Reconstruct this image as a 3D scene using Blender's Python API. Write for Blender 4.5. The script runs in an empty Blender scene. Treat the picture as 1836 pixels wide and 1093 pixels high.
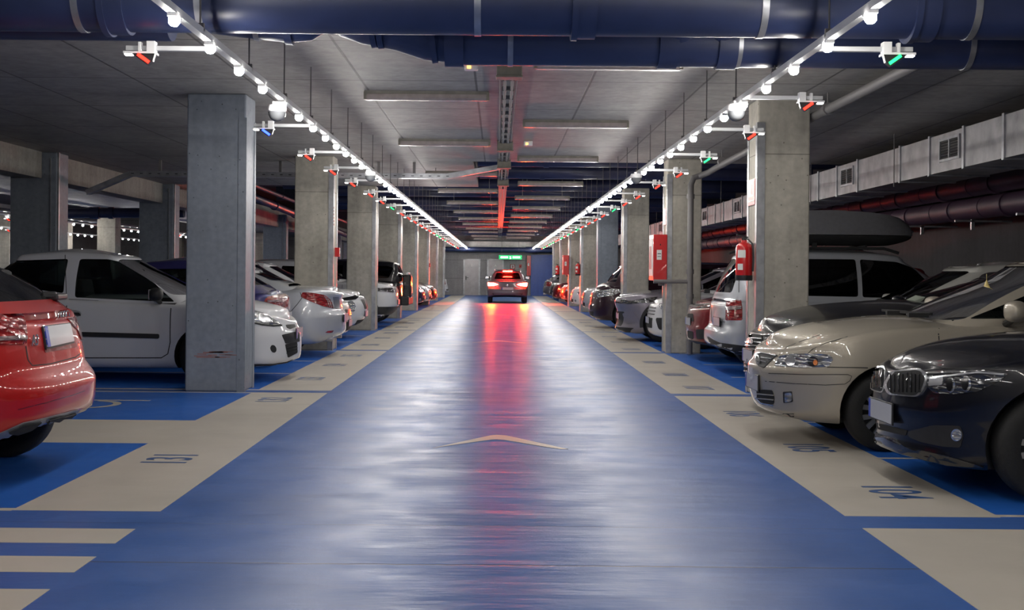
import bpy, bmesh, math, random
from mathutils import Vector, Matrix
from mathutils.bvhtree import BVHTree
random.seed(7)
S = bpy.context.scene
COL = S.collection
PI = math.pi
# ---------------- camera, world, exposure ----------------
H = 1.38                       # camera height
F = 2289.0                     # focal length in pixels of the 1836x1093 frame
VX, VY = 893.0, 488.0          # vanishing point of the aisle
ROLL = 0.0087
cam_d = bpy.data.cameras.new('camera')
cam = bpy.data.objects.new('camera', cam_d)
COL.objects.link(cam)
cam.location = (0, 0, H)
cam.rotation_euler = (PI / 2, -ROLL, 0)
cam_d.sensor_fit = 'HORIZONTAL'
cam_d.sensor_width = 36
cam_d.lens = 36 * F / 1836
cam_d.shift_x = (918 - VX) / 1836
cam_d.shift_y = (VY - 546.5) / 1836
cam_d.clip_end = 300
S.camera = cam
w = bpy.data.worlds.new('world')
S.world = w
w.use_nodes = True
w.node_tree.nodes['Background'].inputs[0].default_value = (0.6, 0.65, 0.8, 1)
w.node_tree.nodes['Background'].inputs[1].default_value = 0.02
S.view_settings.view_transform = 'Standard'
S.view_settings.look = 'None'
S.view_settings.exposure = 0.9
S.view_settings.gamma = 1
S.cycles.use_adaptive_sampling = True
S.cycles.adaptive_threshold = 0.04
S.cycles.max_bounces = 5
S.cycles.diffuse_bounces = 3
S.cycles.glossy_bounces = 3
S.cycles.transparent_max_bounces = 8
S.cycles.sample_clamp_indirect = 6
S.cycles.caustics_reflective = True
S.cycles.blur_glossy = 0.0
LAMP = 190.0                   # emission of the aisle's lamp lenses

def ray(px, py):
    du, dv = px - VX, py - VY
    c, s = math.cos(ROLL), math.sin(ROLL)
    u = du * c + dv * s
    v = -du * s + dv * c
    return Vector((u / F, 1.0, -v / F))
def at(px, py, Y=None, X=None, Z=None):
    d = ray(px, py)
    t = Y if Y is not None else (X / d.x if X is not None else (Z - H) / d.z)
    return Vector((0, 0, H)) + d * t

# ---------------- materials ----------------
def newmat(name):
    m = bpy.data.materials.new(name); m.use_nodes = True
    return m, m.node_tree, m.node_tree.nodes['Principled BSDF']
def N(nt, t, **k):
    n = nt.nodes.new(t)
    for a, b in k.items():
        if a.startswith('i_'):
            n.inputs[a[2:].replace('_', ' ')].default_value = b
        else:
            setattr(n, a, b)
    return n
def L(nt, a, b): nt.links.new(a, b)
def rgb(r, g, b):              # from 0-255 sRGB to linear
    f = lambda c: (c / 255 / 12.92) if c / 255 <= .04045 else ((c / 255 + .055) / 1.055) ** 2.4
    return (f(r), f(g), f(b), 1)
def simple(name, col, rough=.5, metal=0, coat=0, noise=.0, bump=0, scale=20, spec=.5, coatr=.03):
    m, nt, p = newmat(name)
    p.inputs['Base Color'].default_value = col
    p.inputs['Roughness'].default_value = rough
    p.inputs['Metallic'].default_value = metal
    p.inputs['Coat Weight'].default_value = coat
    p.inputs['Coat Roughness'].default_value = coatr
    p.inputs['Specular IOR Level'].default_value = spec
    if noise or bump:
        tc = N(nt, 'ShaderNodeTexCoord')
        nz = N(nt, 'ShaderNodeTexNoise'); nz.inputs['Scale'].default_value = scale; nz.inputs['Detail'].default_value = 5
        L(nt, tc.outputs['Object'], nz.inputs['Vector'])
        if noise:
            cr = N(nt, 'ShaderNodeMix', data_type='RGBA', blend_type='MULTIPLY')
            mr = N(nt, 'ShaderNodeMapRange'); mr.inputs[1].default_value = .3; mr.inputs[2].default_value = .7
            mr.inputs[3].default_value = 1 - noise; mr.inputs[4].default_value = 1 + noise * .3
            L(nt, nz.outputs['Fac'], mr.inputs[0])
            cr.inputs[0].default_value = 1; cr.inputs[6].default_value = col
            L(nt, mr.outputs[0], cr.inputs[7]); L(nt, cr.outputs[2], p.inputs['Base Color'])
        if bump:
            b = N(nt, 'ShaderNodeBump'); b.inputs['Strength'].default_value = bump; b.inputs['Distance'].default_value = .01
            L(nt, nz.outputs['Fac'], b.inputs['Height']); L(nt, b.outputs[0], p.inputs['Normal'])
    return m
def emit(name, col, s):
    m, nt, p = newmat(name)
    p.inputs['Base Color'].default_value = col
    p.inputs['Emission Color'].default_value = col
    p.inputs['Emission Strength'].default_value = s
    return m
def concrete(name, col, stain=.35, joints=None, rough=.75, pits=True, spec=.3, pull=0):
    m, nt, p = newmat(name)
    tc = N(nt, 'ShaderNodeNewGeometry')
    pos = tc.outputs['Position']
    n1 = N(nt, 'ShaderNodeTexNoise'); n1.inputs['Scale'].default_value = .9; n1.inputs['Detail'].default_value = 8; n1.inputs['Roughness'].default_value = .65
    n2 = N(nt, 'ShaderNodeTexNoise'); n2.inputs['Scale'].default_value = 14; n2.inputs['Detail'].default_value = 6
    mp = N(nt, 'ShaderNodeMapping'); mp.inputs['Scale'].default_value = (5, 5, .5)
    n3 = N(nt, 'ShaderNodeTexNoise'); n3.inputs['Scale'].default_value = 1.2; n3.inputs['Detail'].default_value = 4
    L(nt, pos, n1.inputs['Vector']); L(nt, pos, n2.inputs['Vector']); L(nt, pos, mp.inputs['Vector']); L(nt, mp.outputs[0], n3.inputs['Vector'])
    def rng(src, lo, hi, a=.3, b=.7):
        r = N(nt, 'ShaderNodeMapRange'); r.inputs[1].default_value = a; r.inputs[2].default_value = b
        r.inputs[3].default_value = lo; r.inputs[4].default_value = hi
        L(nt, src, r.inputs[0]); return r.outputs[0]
    def mul(a, b):
        k = N(nt, 'ShaderNodeMath', operation='MULTIPLY'); L(nt, a, k.inputs[0]); L(nt, b, k.inputs[1]); return k.outputs[0]
    fac = mul(rng(n1.outputs['Fac'], 1 - stain, 1.1), rng(n2.outputs['Fac'], .88, 1.08))
    fac = mul(fac, rng(n3.outputs['Fac'], 1 - stain * .6, 1.05))
    hgt = n2.outputs['Fac']
    if pits:
        vo = N(nt, 'ShaderNodeTexVoronoi'); vo.inputs['Scale'].default_value = 9; vo.inputs['Randomness'].default_value = 1
        L(nt, pos, vo.inputs['Vector'])
        pt = rng(vo.outputs['Distance'], .35, 1, .04, .09)
        fac = mul(fac, pt)
    if joints:
        sx = N(nt, 'ShaderNodeSeparateXYZ'); L(nt, pos, sx.inputs[0])
        for ax, period, off, wd in joints:
            a = N(nt, 'ShaderNodeMath', operation='ADD'); a.inputs[1].default_value = off; L(nt, sx.outputs[ax], a.inputs[0])
            md = N(nt, 'ShaderNodeMath', operation='PINGPONG'); md.inputs[1].default_value = period / 2; L(nt, a.outputs[0], md.inputs[0])
            fac = mul(fac, rng(md.outputs[0], .42, 1, wd * .5, wd))
    mx = N(nt, 'ShaderNodeMix', data_type='RGBA', blend_type='MULTIPLY'); mx.inputs[0].default_value = 1
    mx.inputs[6].default_value = col; L(nt, fac, mx.inputs[7]); L(nt, mx.outputs[2], p.inputs['Base Color'])
    p.inputs['Roughness'].default_value = rough
    p.inputs['Specular IOR Level'].default_value = spec
    b = N(nt, 'ShaderNodeBump'); b.inputs['Strength'].default_value = .35; b.inputs['Distance'].default_value = .01
    L(nt, fac, b.inputs['Height']); L(nt, b.outputs[0], p.inputs['Normal'])
    return m
def floor_paint(name, col, rough=(.30, .44), chips=True, dirt=.25, bump=.5):
    """glossy worn floor paint in world coordinates"""
    m, nt, p = newmat(name)
    g = N(nt, 'ShaderNodeNewGeometry'); pos = g.outputs['Position']
    def noise(scale, det=4, mapping=None, r=.55):
        n = N(nt, 'ShaderNodeTexNoise'); n.inputs['Scale'].default_value = scale; n.inputs['Detail'].default_value = det; n.inputs['Roughness'].default_value = r
        if mapping:
            mp = N(nt, 'ShaderNodeMapping'); mp.inputs['Scale'].default_value = mapping
            L(nt, pos, mp.inputs['Vector']); L(nt, mp.outputs[0], n.inputs['Vector'])
        else: L(nt, pos, n.inputs['Vector'])
        return n.outputs['Fac']
    def rng(src, a, b, lo, hi):
        r = N(nt, 'ShaderNodeMapRange'); r.inputs[1].default_value = a; r.inputs[2].default_value = b
        r.inputs[3].default_value = lo; r.inputs[4].default_value = hi
        L(nt, src, r.inputs[0]); return r.outputs[0]
    def op(o, a, b):
        k = N(nt, 'ShaderNodeMath', operation=o)
        for i, q in enumerate((a, b)):
            if isinstance(q, (int, float)): k.inputs[i].default_value = q
            else: L(nt, q, k.inputs[i])
        return k.outputs[0]
    big = noise(.6, 6); fine = noise(45, 3); mid = noise(6, 4)
    wave = noise(1, 4, (.8, 3.4, 1), .55)
    fac = rng(big, .3, .7, 1 - dirt, 1.06)
    sc = noise(1, 7, (.7, 4, 1), .75)
    scuff = rng(sc, .60, .74, 0, 1)
    mx = N(nt, 'ShaderNodeMix', data_type='RGBA', blend_type='MULTIPLY'); mx.inputs[0].default_value = 1; mx.inputs[6].default_value = col
    L(nt, fac, mx.inputs[7]); out = mx.outputs[2]
    sx = N(nt, 'ShaderNodeSeparateXYZ'); L(nt, pos, sx.inputs[0])
    # scuffs: a little greyer
    m2 = N(nt, 'ShaderNodeMix', data_type='RGBA'); m2.inputs[7].default_value = (.17, .17, .2, 1)
    L(nt, op('MULTIPLY', scuff, .3), m2.inputs[0]); L(nt, out, m2.inputs[6]); out = m2.outputs[2]
    chipf = None
    if chips:
        ch = noise(7, 9, (.8, 1.5, 1), .8); area = noise(.55, 2)
        cf = op('MULTIPLY', rng(ch, .65, .68, 0, 1), rng(area, .54, .62, 0, 1))
        m3 = N(nt, 'ShaderNodeMix', data_type='RGBA'); m3.inputs[7].default_value = (.07, .075, .085, 1)
        L(nt, cf, m3.inputs[0]); L(nt, out, m3.inputs[6]); out = m3.outputs[2]; chipf = cf
        # expansion joints across the aisle
        wob = op('MULTIPLY', op('SUBTRACT', mid, .5), .03)
        for y0, wd in ((6.02, .013), (6.95, .006), (14.55, .01), (22.3, .02), (30.1, .02), (37.7, .02), (45.4, .02)):
            d = op('ABSOLUTE', op('ADD', op('SUBTRACT', sx.outputs[1], y0), wob), 0)
            f = rng(d, wd * .5, wd, .75, 0)
            m4 = N(nt, 'ShaderNodeMix', data_type='RGBA'); m4.inputs[7].default_value = (.05, .055, .07, 1)
            L(nt, f, m4.inputs[0]); L(nt, out, m4.inputs[6]); out = m4.outputs[2]
            chipf = op('MAXIMUM', chipf, f)
    L(nt, out, p.inputs['Base Color'])
    ro = op('ADD', rng(noise(2.2, 5), .3, .7, rough[0], rough[1]), op('MULTIPLY', scuff, .12))
    L(nt, ro, p.inputs['Roughness'])
    p.inputs['Specular IOR Level'].default_value = .6
    df = N(nt, 'ShaderNodeBsdfDiffuse'); L(nt, out, df.inputs['Color']); ms = N(nt, 'ShaderNodeMixShader'); ms.inputs[0].default_value = .3
    L(nt, p.outputs[0], ms.inputs[1]); L(nt, df.outputs[0], ms.inputs[2]); L(nt, ms.outputs[0], nt.nodes['Material Output'].inputs[0])
    h = op('ADD', op('MULTIPLY', wave, 1.0), op('MULTIPLY', mid, .12))
    h = op('ADD', h, op('MULTIPLY', fine, .035))
    if chipf: h = op('SUBTRACT', h, op('MULTIPLY', chipf, .12))
    b = N(nt, 'ShaderNodeBump'); b.inputs['Strength'].default_value = 1; b.inputs['Distance'].default_value = .012 * bump
    L(nt, h, b.inputs['Height']); L(nt, b.outputs[0], p.inputs['Normal'])
    return m

M = {}
M['floor_blue'] = floor_paint('floor_blue', (.045, .125, .40, 1), bump=1.0)
M['bay_blue'] = floor_paint('bay_blue', (.022, .13, .52, 1), (.28, .42), False, .15, .3)  # same paint as the aisle, tinted deeper for the washed-out reflection missing here
M['floor_beige'] = floor_paint('floor_beige', (.52, .48, .42, 1), (.3, .42), False, .12, .3)
M['number_blue'] = simple('number_blue', (.06, .13, .32, 1), .35, noise=.3, scale=15)
M['ceiling'] = concrete('ceiling', (.36, .345, .325, 1), .3, [(1, 2.28, .3, .022), (0, 1.2, .25, .016)], .6, False, .4)
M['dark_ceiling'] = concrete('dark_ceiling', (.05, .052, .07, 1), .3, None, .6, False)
M['column'] = concrete('column', (.52, .49, .42, 1), .33, [(2, 3.4, -2.75, .006)])
M['painted_column'] = concrete('painted_column', (.25, .28, .325, 1), .14, None, .55)
M['pale_beam'] = concrete('pale_beam', (.7, .69, .67, 1), .15, None, .5, False)
M['beam'] = concrete('beam', (.36, .335, .30, 1), .3)
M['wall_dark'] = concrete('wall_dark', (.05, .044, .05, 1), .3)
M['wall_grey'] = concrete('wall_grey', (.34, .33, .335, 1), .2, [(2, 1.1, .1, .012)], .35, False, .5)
M['wall_blue'] = concrete('wall_blue', (.05, .11, .42, 1), .15, None, .35, False, .5)
M['guard_steel'] = simple('guard_steel', (.42, .43, .45, 1), .42, .75, noise=.25, scale=9)
M['galv'] = simple('galv', (.46, .47, .50, 1), .38, .8, noise=.3, bump=.1, scale=7)
M['galv_duct'] = simple('galv_duct', (.42, .41, .42, 1), .5, .35, noise=.35, scale=4)
M['steel'] = simple('steel', (.5, .5, .52, 1), .3, .9)
M['blue_pipe'] = simple('blue_pipe', (.022, .034, .098, 1), .45, 0, .15, noise=.25, scale=3, coatr=.3)
M['blue_pipe_dark'] = simple('blue_pipe_dark', (.022, .026, .07, 1), .4, noise=.2, scale=3)
M['purple_pipe'] = simple('purple_pipe', (.05, .022, .05, 1), .55, noise=.3, scale=3)
M['white_plastic'] = simple('white_plastic', (.75, .75, .76, 1), .35)
M['rail_white'] = simple('rail_white', (.62, .63, .65, 1), .35, .3)
M['tube_dirty'] = simple('tube_dirty', (.34, .29, .28, 1), .25, noise=.3, scale=8)
M['fixture'] = simple('fixture', (.20, .185, .15, 1), .5, noise=.3, scale=8)
M['conduit'] = simple('conduit', (.2, .19, .19, 1), .6, .2)
M['black_plastic'] = simple('black_plastic', (.015, .015, .017, 1), .4)
M['matte_black'] = simple('matte_black', (.012, .012, .013, 1), .8)
M['red_paint'] = simple('red_paint', (.55, .01, .012, 1), .3, 0, .6)
M['red_dark'] = simple('red_dark', (.35, .012, .012, 1), .4)
M['label_white'] = simple('label_white', (.75, .75, .72, 1), .5)
M['lamp_on'] = emit('lamp_on', (1, .96, .90, 1), LAMP)
M['led_red'] = emit('led_red', (1, .012, .006, 1), 5)
M['led_green'] = emit('led_green', (.01, .8, .12, 1), 2.5)
M['led_blue'] = emit('led_blue', (.02, .05, 1, 1), 5)
M['led_white'] = emit('led_white', (1, .97, .92, 1), 9)
M['led_orange'] = emit('led_orange', (1, .45, .1, 1), 2)
M['door_steel'] = simple('door_steel', (.30, .29, .30, 1), .32, .5, noise=.15, scale=4)
M['exit_green'] = emit('exit_green', (.02, .5, .14, 1), .7)
M['sign_white'] = emit('sign_white', (.8, 1, .85, 1), 2.5)

# ---------------- geometry helpers ----------------
class MB:
    def __init__(s): s.bm = bmesh.new(); s.mi = 0
    def _mark(s, vs):
        fs = set()
        for v in vs:
            for f in v.link_faces: fs.add(f)
        for f in fs: f.material_index = s.mi
    def box(s, c, d, rot=None):
        m = Matrix.Translation(Vector(c)) @ (rot.to_4x4() if rot else Matrix()) @ Matrix.Diagonal((d[0], d[1], d[2], 1))
        r = bmesh.ops.create_cube(s.bm, size=1, matrix=m); s._mark(r['verts']); return s
    def box2(s, a, b):
        return s.box([(a[i] + b[i]) / 2 for i in range(3)], [abs(b[i] - a[i]) for i in range(3)])
    def cyl(s, p0, p1, r, n=12, r2=None, caps=True):
        p0, p1 = Vector(p0), Vector(p1); d = p1 - p0
        q = Vector((0, 0, 1)).rotation_difference(d.normalized()).to_matrix().to_4x4()
        m = Matrix.Translation((p0 + p1) / 2) @ q
        rr = bmesh.ops.create_cone(s.bm, cap_ends=caps, segments=n, radius1=r, radius2=r if r2 is None else r2, depth=d.length, matrix=m)
        s._mark(rr['verts']); return s
    def tube(s, pts, r, n=10, caps=True):
        pts = [Vector(p) for p in pts]; rings = []
        up = None
        for i, p in enumerate(pts):
            t = (pts[min(i + 1, len(pts) - 1)] - pts[max(i - 1, 0)]).normalized()
            if up is None:
                up = Vector((0, 0, 1)) if abs(t.z) < .9 else Vector((1, 0, 0))
            a = t.cross(up).normalized(); b = a.cross(t).normalized(); up = b
            ri = r[i] if isinstance(r, (list, tuple)) else r
            rings.append([s.bm.verts.new(p + (a * math.cos(k * 2 * PI / n) + b * math.sin(k * 2 * PI / n)) * ri) for k in range(n)])
        for A, B in zip(rings, rings[1:]):
            for k in range(n):
                f = s.bm.faces.new((A[k], A[(k + 1) % n], B[(k + 1) % n], B[k])); f.material_index = s.mi
        if caps:
            for q in (rings[0][::-1], rings[-1]):
                f = s.bm.faces.new(q); f.material_index = s.mi
        return s
    def lathe(s, prof, n=24, mat=None):     # profile of (r, z) about Z, placed by mat
        mat = mat or Matrix(); rings = []
        for r, z in prof:
            rings.append([s.bm.verts.new(mat @ Vector((r * math.cos(k * 2 * PI / n), r * math.sin(k * 2 * PI / n), z))) for k in range(n)])
        for A, B in zip(rings, rings[1:]):
            for k in range(n):
                f = s.bm.faces.new((A[k], A[(k + 1) % n], B[(k + 1) % n], B[k])); f.material_index = s.mi
        return s
    def prism(s, poly, z0, z1, mat=None):   # polygon in XY pulled along Z
        mat = mat or Matrix()
        A = [s.bm.verts.new(mat @ Vector((x, y, z0))) for x, y in poly]
        B = [s.bm.verts.new(mat @ Vector((x, y, z1))) for x, y in poly]
        n = len(poly)
        for f in [s.bm.faces.new(A[::-1]), s.bm.faces.new(B)] + [s.bm.faces.new((A[k], A[(k + 1) % n], B[(k + 1) % n], B[k])) for k in range(n)]:
            f.material_index = s.mi
        return s
    def face(s, pts):
        f = s.bm.faces.new([s.bm.verts.new(Vector(p)) for p in pts]); f.material_index = s.mi; return s
    def build(s, name, mats, parent=None, smooth=False, bevel=0, angle=35):
        bmesh.ops.recalc_face_normals(s.bm, faces=s.bm.faces)
        me = bpy.data.meshes.new(name); s.bm.to_mesh(me); s.bm.free()
        for m in (mats if isinstance(mats, (list, tuple)) else [mats]): me.materials.append(M[m] if isinstance(m, str) else m)
        if smooth:
            me.polygons.foreach_set('use_smooth', [True] * len(me.polygons))
            me.set_sharp_from_angle(angle=math.radians(angle))
        o = bpy.data.objects.new(name, me); COL.objects.link(o)
        if parent: o.parent = parent
        if bevel:
            b = o.modifiers.new('bevel', 'BEVEL'); b.width = bevel; b.segments = 2; b.limit_method = 'ANGLE'
        return o
def tag(o, label=None, cat=None, group=None, kind=None):
    if label: o['label'] = label
    if cat: o['category'] = cat
    if group: o['group'] = group
    if kind: o['kind'] = kind
    return o
def struct(o): o['kind'] = 'structure'; return o
def empty(name, loc=(0, 0, 0), rz=0):
    o = bpy.data.objects.new(name, None); COL.objects.link(o); o.location = loc; o.rotation_euler = (0, 0, rz); o.empty_display_size = .1
    return o
def copy_tree(o, parent=None):
    c = o.copy(); COL.objects.link(c); c.parent = parent
    for ch in list(o.children): copy_tree(ch, c)
    return c
def text_mesh(txt, size, depth=.002, name='lettering', mat='number_blue', parent=None, xs=1, rot=None, loc=(0, 0, 0), bold=0, shear=0):
    cu = bpy.data.curves.new(name, 'FONT'); cu.body = txt; cu.size = size; cu.align_x = 'CENTER'; cu.align_y = 'CENTER'; cu.extrude = depth; cu.offset = bold; cu.shear = shear
    t = bpy.data.objects.new('t', cu); COL.objects.link(t)
    me = bpy.data.meshes.new_from_object(t.evaluated_get(bpy.context.evaluated_depsgraph_get()))
    bpy.data.objects.remove(t)
    mm = Matrix.Translation(Vector(loc)) @ (rot.to_4x4() if rot else Matrix()) @ Matrix.Diagonal((xs, 1, 1, 1))
    me.transform(mm); me.materials.clear(); me.materials.append(M[mat] if isinstance(mat, str) else mat); me.name = name
    o = bpy.data.objects.new(name, me); COL.objects.link(o)
    if parent: o.parent = parent
    return o
# ---------------- the setting ----------------
CZ = H * 2.45                  # underside of the ceiling slab
COLF = [14.5 + 7.7 * k for k in range(8)]   # near faces of the aisle's columns
XL, XR, YN, YF = -24.0, 8.2, -14.0, 77.0
b = MB(); b.box2((XL, YN, -.2), (XR, YF, 0)); floor = struct(b.build('floor', 'floor_blue'))
INL, INR, OUL, OUR = -1.387 * H, 1.45 * H, -2.0 * H, 2.096 * H
GAP = [(14.42, 14.7), (22.1, 22.4), (29.85, 30.1), (37.5, 37.8), (45.2, 45.5), (52.9, 53.2), (60.6, 60.9), (68.3, 68.6)]
def bands(x0, x1, start, mat, name, z=.002, end=75.5):
    b = MB(); y = start
    for g0, g1 in GAP:
        b.box2((x0, y, 0), (x1, g0, z)); y = g1
    b.box2((x0, y, 0), (x1, end, z))
    return b.build(name, mat, floor)
bands(OUL, INL, 7.28, 'floor_beige', 'edge_band')
bands(INR, OUR, 7.32, 'floor_beige', 'edge_band')
b = MB(); b.box2((INR, 1.5, 0), (7.7, 6.97, .002)); b.build('edge_band', 'floor_beige', floor)
b = MB(); b.box2((-7.7, 10.12, 0), (OUL, 11.68, .002)); b.build('edge_band', 'floor_beige', floor)
# blue bay fields and thin dividing lines
def field(x0, x1, y0, y1):
    b = MB(); b.box2((x0, y0, 0), (x1, y1, .0012)); b.build('bay_field', 'bay_blue', floor)
field(-7.7, OUL, 7.36, 10.12); field(-7.7, OUL, 11.68, 14.4)
for k in range(8):
    y1 = COLF[k + 1] - .1 if k < 7 else 75.5
    field(-7.7, OUL, COLF[k] + .25, y1); field(OUR, 7.7, COLF[k] + .25, y1)
field(OUR, 7.7, 7.32, 14.4)
LINES_L = [7.30, 14.38, 14.74] + [COLF[k] + d for k in range(7) for d in (2.6, 5.0, 7.55)]
LINES_R = [7.36, 9.65, 11.95, 14.38] + [COLF[k] + d for k in range(7) for d in (.25, 2.62, 4.95, 7.55)]
b = MB()
for y in LINES_L: b.box2((-7.7, y - .035, 0), (OUL, y + .035, .0026))
b.build('bay_line', 'floor_beige', floor)
b = MB()
for y in LINES_R: b.box2((OUR + (.25 if y > 15 else 0), y - .03, 0), (7.7, y + .03, .0026))
b.build('bay_line', 'floor_beige', floor)
b = MB()
for y0, y1 in ((6.42, 6.78), (5.80, 6.12), (5.10, 5.49), (4.5, 4.85), (3.9, 4.2)):
    b.box2((-7.7, y0, 0), (INL, y1, .002))
b.build('crossing_stripe', 'floor_beige', floor)
# direction chevrons
def chevron(y, s=1.0):
    pts = [(-.50, 0), (-.05, .80), (.0, .84), (.08, .80), (.56, 0), (.50, 0), (.40, .10), (.06, .52), (0, .55), (-.05, .52), (-.42, .10)]
    b = MB(); b.prism([(x * s, y + yy * s) for x, yy in pts[:5]] + [(x * s, y + yy * s) for x, yy in pts[5:]], 0, .0022)
    b.build('direction_arrow', 'floor_beige', floor)
chevron(10.0, 1.0); chevron(25.0, 1.0); chevron(41.0)
# bay numbers
def bay_number(t, x, y, s=.34, right=True):
    r = Matrix.Rotation(-PI / 2 if right else PI / 2, 3, 'Z')
    text_mesh(t, s * 1.35, .0004, 'bay_number', 'number_blue', floor, .78, r, (x, y, .0032), .006)
for t, y in zip(('104', '105', '106', '107', '108', '109', '110', '111', '112', '113', '114', '115'), (8.15, 10.2, 12.65, 15.5, 17.5, 19.9, 23.3, 25.6, 27.9, 31.0, 33.3, 35.6)):
    bay_number(t, at(1602 if t == '104' else 1450, 883 if t == '104' else 805, Z=0).x if t in ('104', '105') else 2.42, y)
for t, y in zip(('131', '132', '133', '134', '135', '136', '137', '138', '139', '140', '141'), (9.3, 13.6, 16.3, 18.7, 20.8, 23.9, 26.4, 28.6, 31.6, 34.1, 36.3)):
    bay_number(t, -2.36, y, right=False)
# wheelchair symbol in the wide bay
b = MB(); c0 = at(160, 722, Z=0)
for a in range(18):
    a0, a1 = math.radians(-150 + a * 13), math.radians(-150 + (a + 1) * 13)
    P = lambda r, q: (c0.x + r * math.cos(q), c0.y - .15 + r * math.sin(q) * 1.1, .0024)
    b.face([P(.36, a0), P(.28, a0), P(.28, a1), P(.36, a1)])
b.box((c0.x + .15, c0.y + .28, .0016), (.8, .07, .0016)); b.box((c0.x - .2, c0.y - .05, .0016), (.07, .6, .0016))
b.build('wheelchair_symbol', 'floor_beige', floor)

# ceiling slab, with the open high part beyond it
b = MB()
b.box2((XL, YN, CZ), (XR, 23.1, CZ + .35)); b.box2((XL, 23.1, CZ), (-.48, 30.0, CZ + .35)); b.box2((-13.5, 30.0, CZ + .01), (-8.6, YF, CZ + .36))
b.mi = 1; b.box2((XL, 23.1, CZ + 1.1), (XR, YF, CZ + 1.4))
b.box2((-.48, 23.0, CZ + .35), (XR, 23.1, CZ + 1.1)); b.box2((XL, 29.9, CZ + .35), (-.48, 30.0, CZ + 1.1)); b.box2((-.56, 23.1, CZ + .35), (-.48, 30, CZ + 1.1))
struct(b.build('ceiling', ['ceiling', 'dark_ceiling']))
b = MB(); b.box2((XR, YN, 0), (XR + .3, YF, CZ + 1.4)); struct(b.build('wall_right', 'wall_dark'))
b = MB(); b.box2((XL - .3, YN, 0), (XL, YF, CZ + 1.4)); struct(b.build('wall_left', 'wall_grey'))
b = MB(); b.box2((XL, YN - .3, 0), (XR, YN, CZ + .4)); struct(b.build('wall_front', 'wall_grey'))
b = MB(); b.box2((XL, YF, 0), (2.15, YF + .3, CZ + 1.4)); b.box2((3.95, YF, 0), (XR, YF + .3, CZ + 1.4)); b.box2((2.15, YF, 2.6), (3.95, YF + .3, CZ + 1.4)); b.box2((XL, YF-.12, 2.78), (XR, YF, 3.3))
struct(b.build('wall_back', 'wall_grey'))
b = MB(); b.box2((1.95, 76.2, 0), (3.3, 76.45, 2.45)); struct(b.build('wall_blue', 'wall_blue'))
b = MB(); b.box2((2.15, YF + .2, 0), (3.95, YF + .3, 2.6)); struct(b.build('wall_recess', 'wall_grey'))
# cross beams of the open part and the pale beam at its end
k = 0
for y in (30.1, 37.8, 45.5, 53.2, 60.9, 68.6):
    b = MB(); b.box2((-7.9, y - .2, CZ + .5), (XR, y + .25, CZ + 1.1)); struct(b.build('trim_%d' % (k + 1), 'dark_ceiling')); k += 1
b = MB(); b.box2((-7.5, 75.4, 2.86), (XR, 75.9, 3.2)); struct(b.build('trim_%d' % (k + 1), 'pale_beam')); k += 1
# edge beams over the second row of columns, on the left
for y0, y1 in [(14.8, 21.95)] + [(22.65 + 7.9 * j, 29.85 + 7.9 * j) for j in range(6)]:
    b = MB(); b.box2((-8.3, y0, 2.93), (-7.86, y1, CZ)); o = struct(b.build('trim_%d' % (k + 1), 'beam')); k += 1

# doors in the back wall
def door_leaf(x0, x1, letter, kx):
    o = MB(); o.box2((x0, YF - .1, 0), (x1, YF - .02, 2.12)); d = struct(o.build('door_%d' % kx, 'door_steel'))
    f = MB()
    for q in (x0, x1): f.box2((q - .05, YF - .13, 0), (q + .05, YF, 2.17))
    f.box2((x0, YF - .13, 2.12), (x1, YF, 2.17)); f.build('door_frame', 'guard_steel', d)
    h = MB(); h.box((x0 + .12, YF - .12, 1.02), (.05, .02, .22)); h.cyl((x0 + .1, YF - .16, 1.05), (x0 + .28, YF - .16, 1.05), .012); h.cyl((x0 + .12, YF - .1, 1.05), (x0 + .12, YF - .17, 1.05), .012)
    h.build('door_handle', 'black_plastic', d)
    text_mesh(letter, .2, .004, 'door_letter', 'label_white', d, 1, Matrix.Rotation(PI / 2, 3, 'X'), ((x0 + x1) / 2, YF - .112, 1.78))
door_leaf(-2.05, -1.12, 'B', 1); door_leaf(-.62, .3, 'A', 2)

# ---------------- columns ----------------
LLAB = [
 'pale grey painted square column nearest on the left with a red scuff near its foot',
 'bare concrete column behind the silver saloon with a red and white strip on its corner guard',
 'bare concrete column between the white crossover nose and the white suv on the left',
 'concrete column behind the dark vehicle with the square tail on the left',
 'fifth concrete column from the camera along the left side of the aisle',
 'sixth concrete column from the camera along the left side of the aisle',
 'seventh concrete column from the camera along the left side of the aisle',
 'farthest concrete column on the left, just before the back wall']
RLAB = [
 'wide concrete column nearest on the right, red fire extinguisher on its aisle face',
 'concrete column with a red hose cabinet and a vertical grey pipe, right of the aisle',
 'bare concrete column behind the grey crossover nose on the right',
 'blue grey painted column behind the maroon people carrier on the right',
 'concrete column on the right carrying a small red extinguisher beside the white hatchback',
 'narrow looking concrete column on the right carrying the distant red hose cabinet',
 'seventh concrete column from the camera along the right side with a distant extinguisher',
 'farthest concrete column on the right beside the blue wall']
columns = {}
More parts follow.
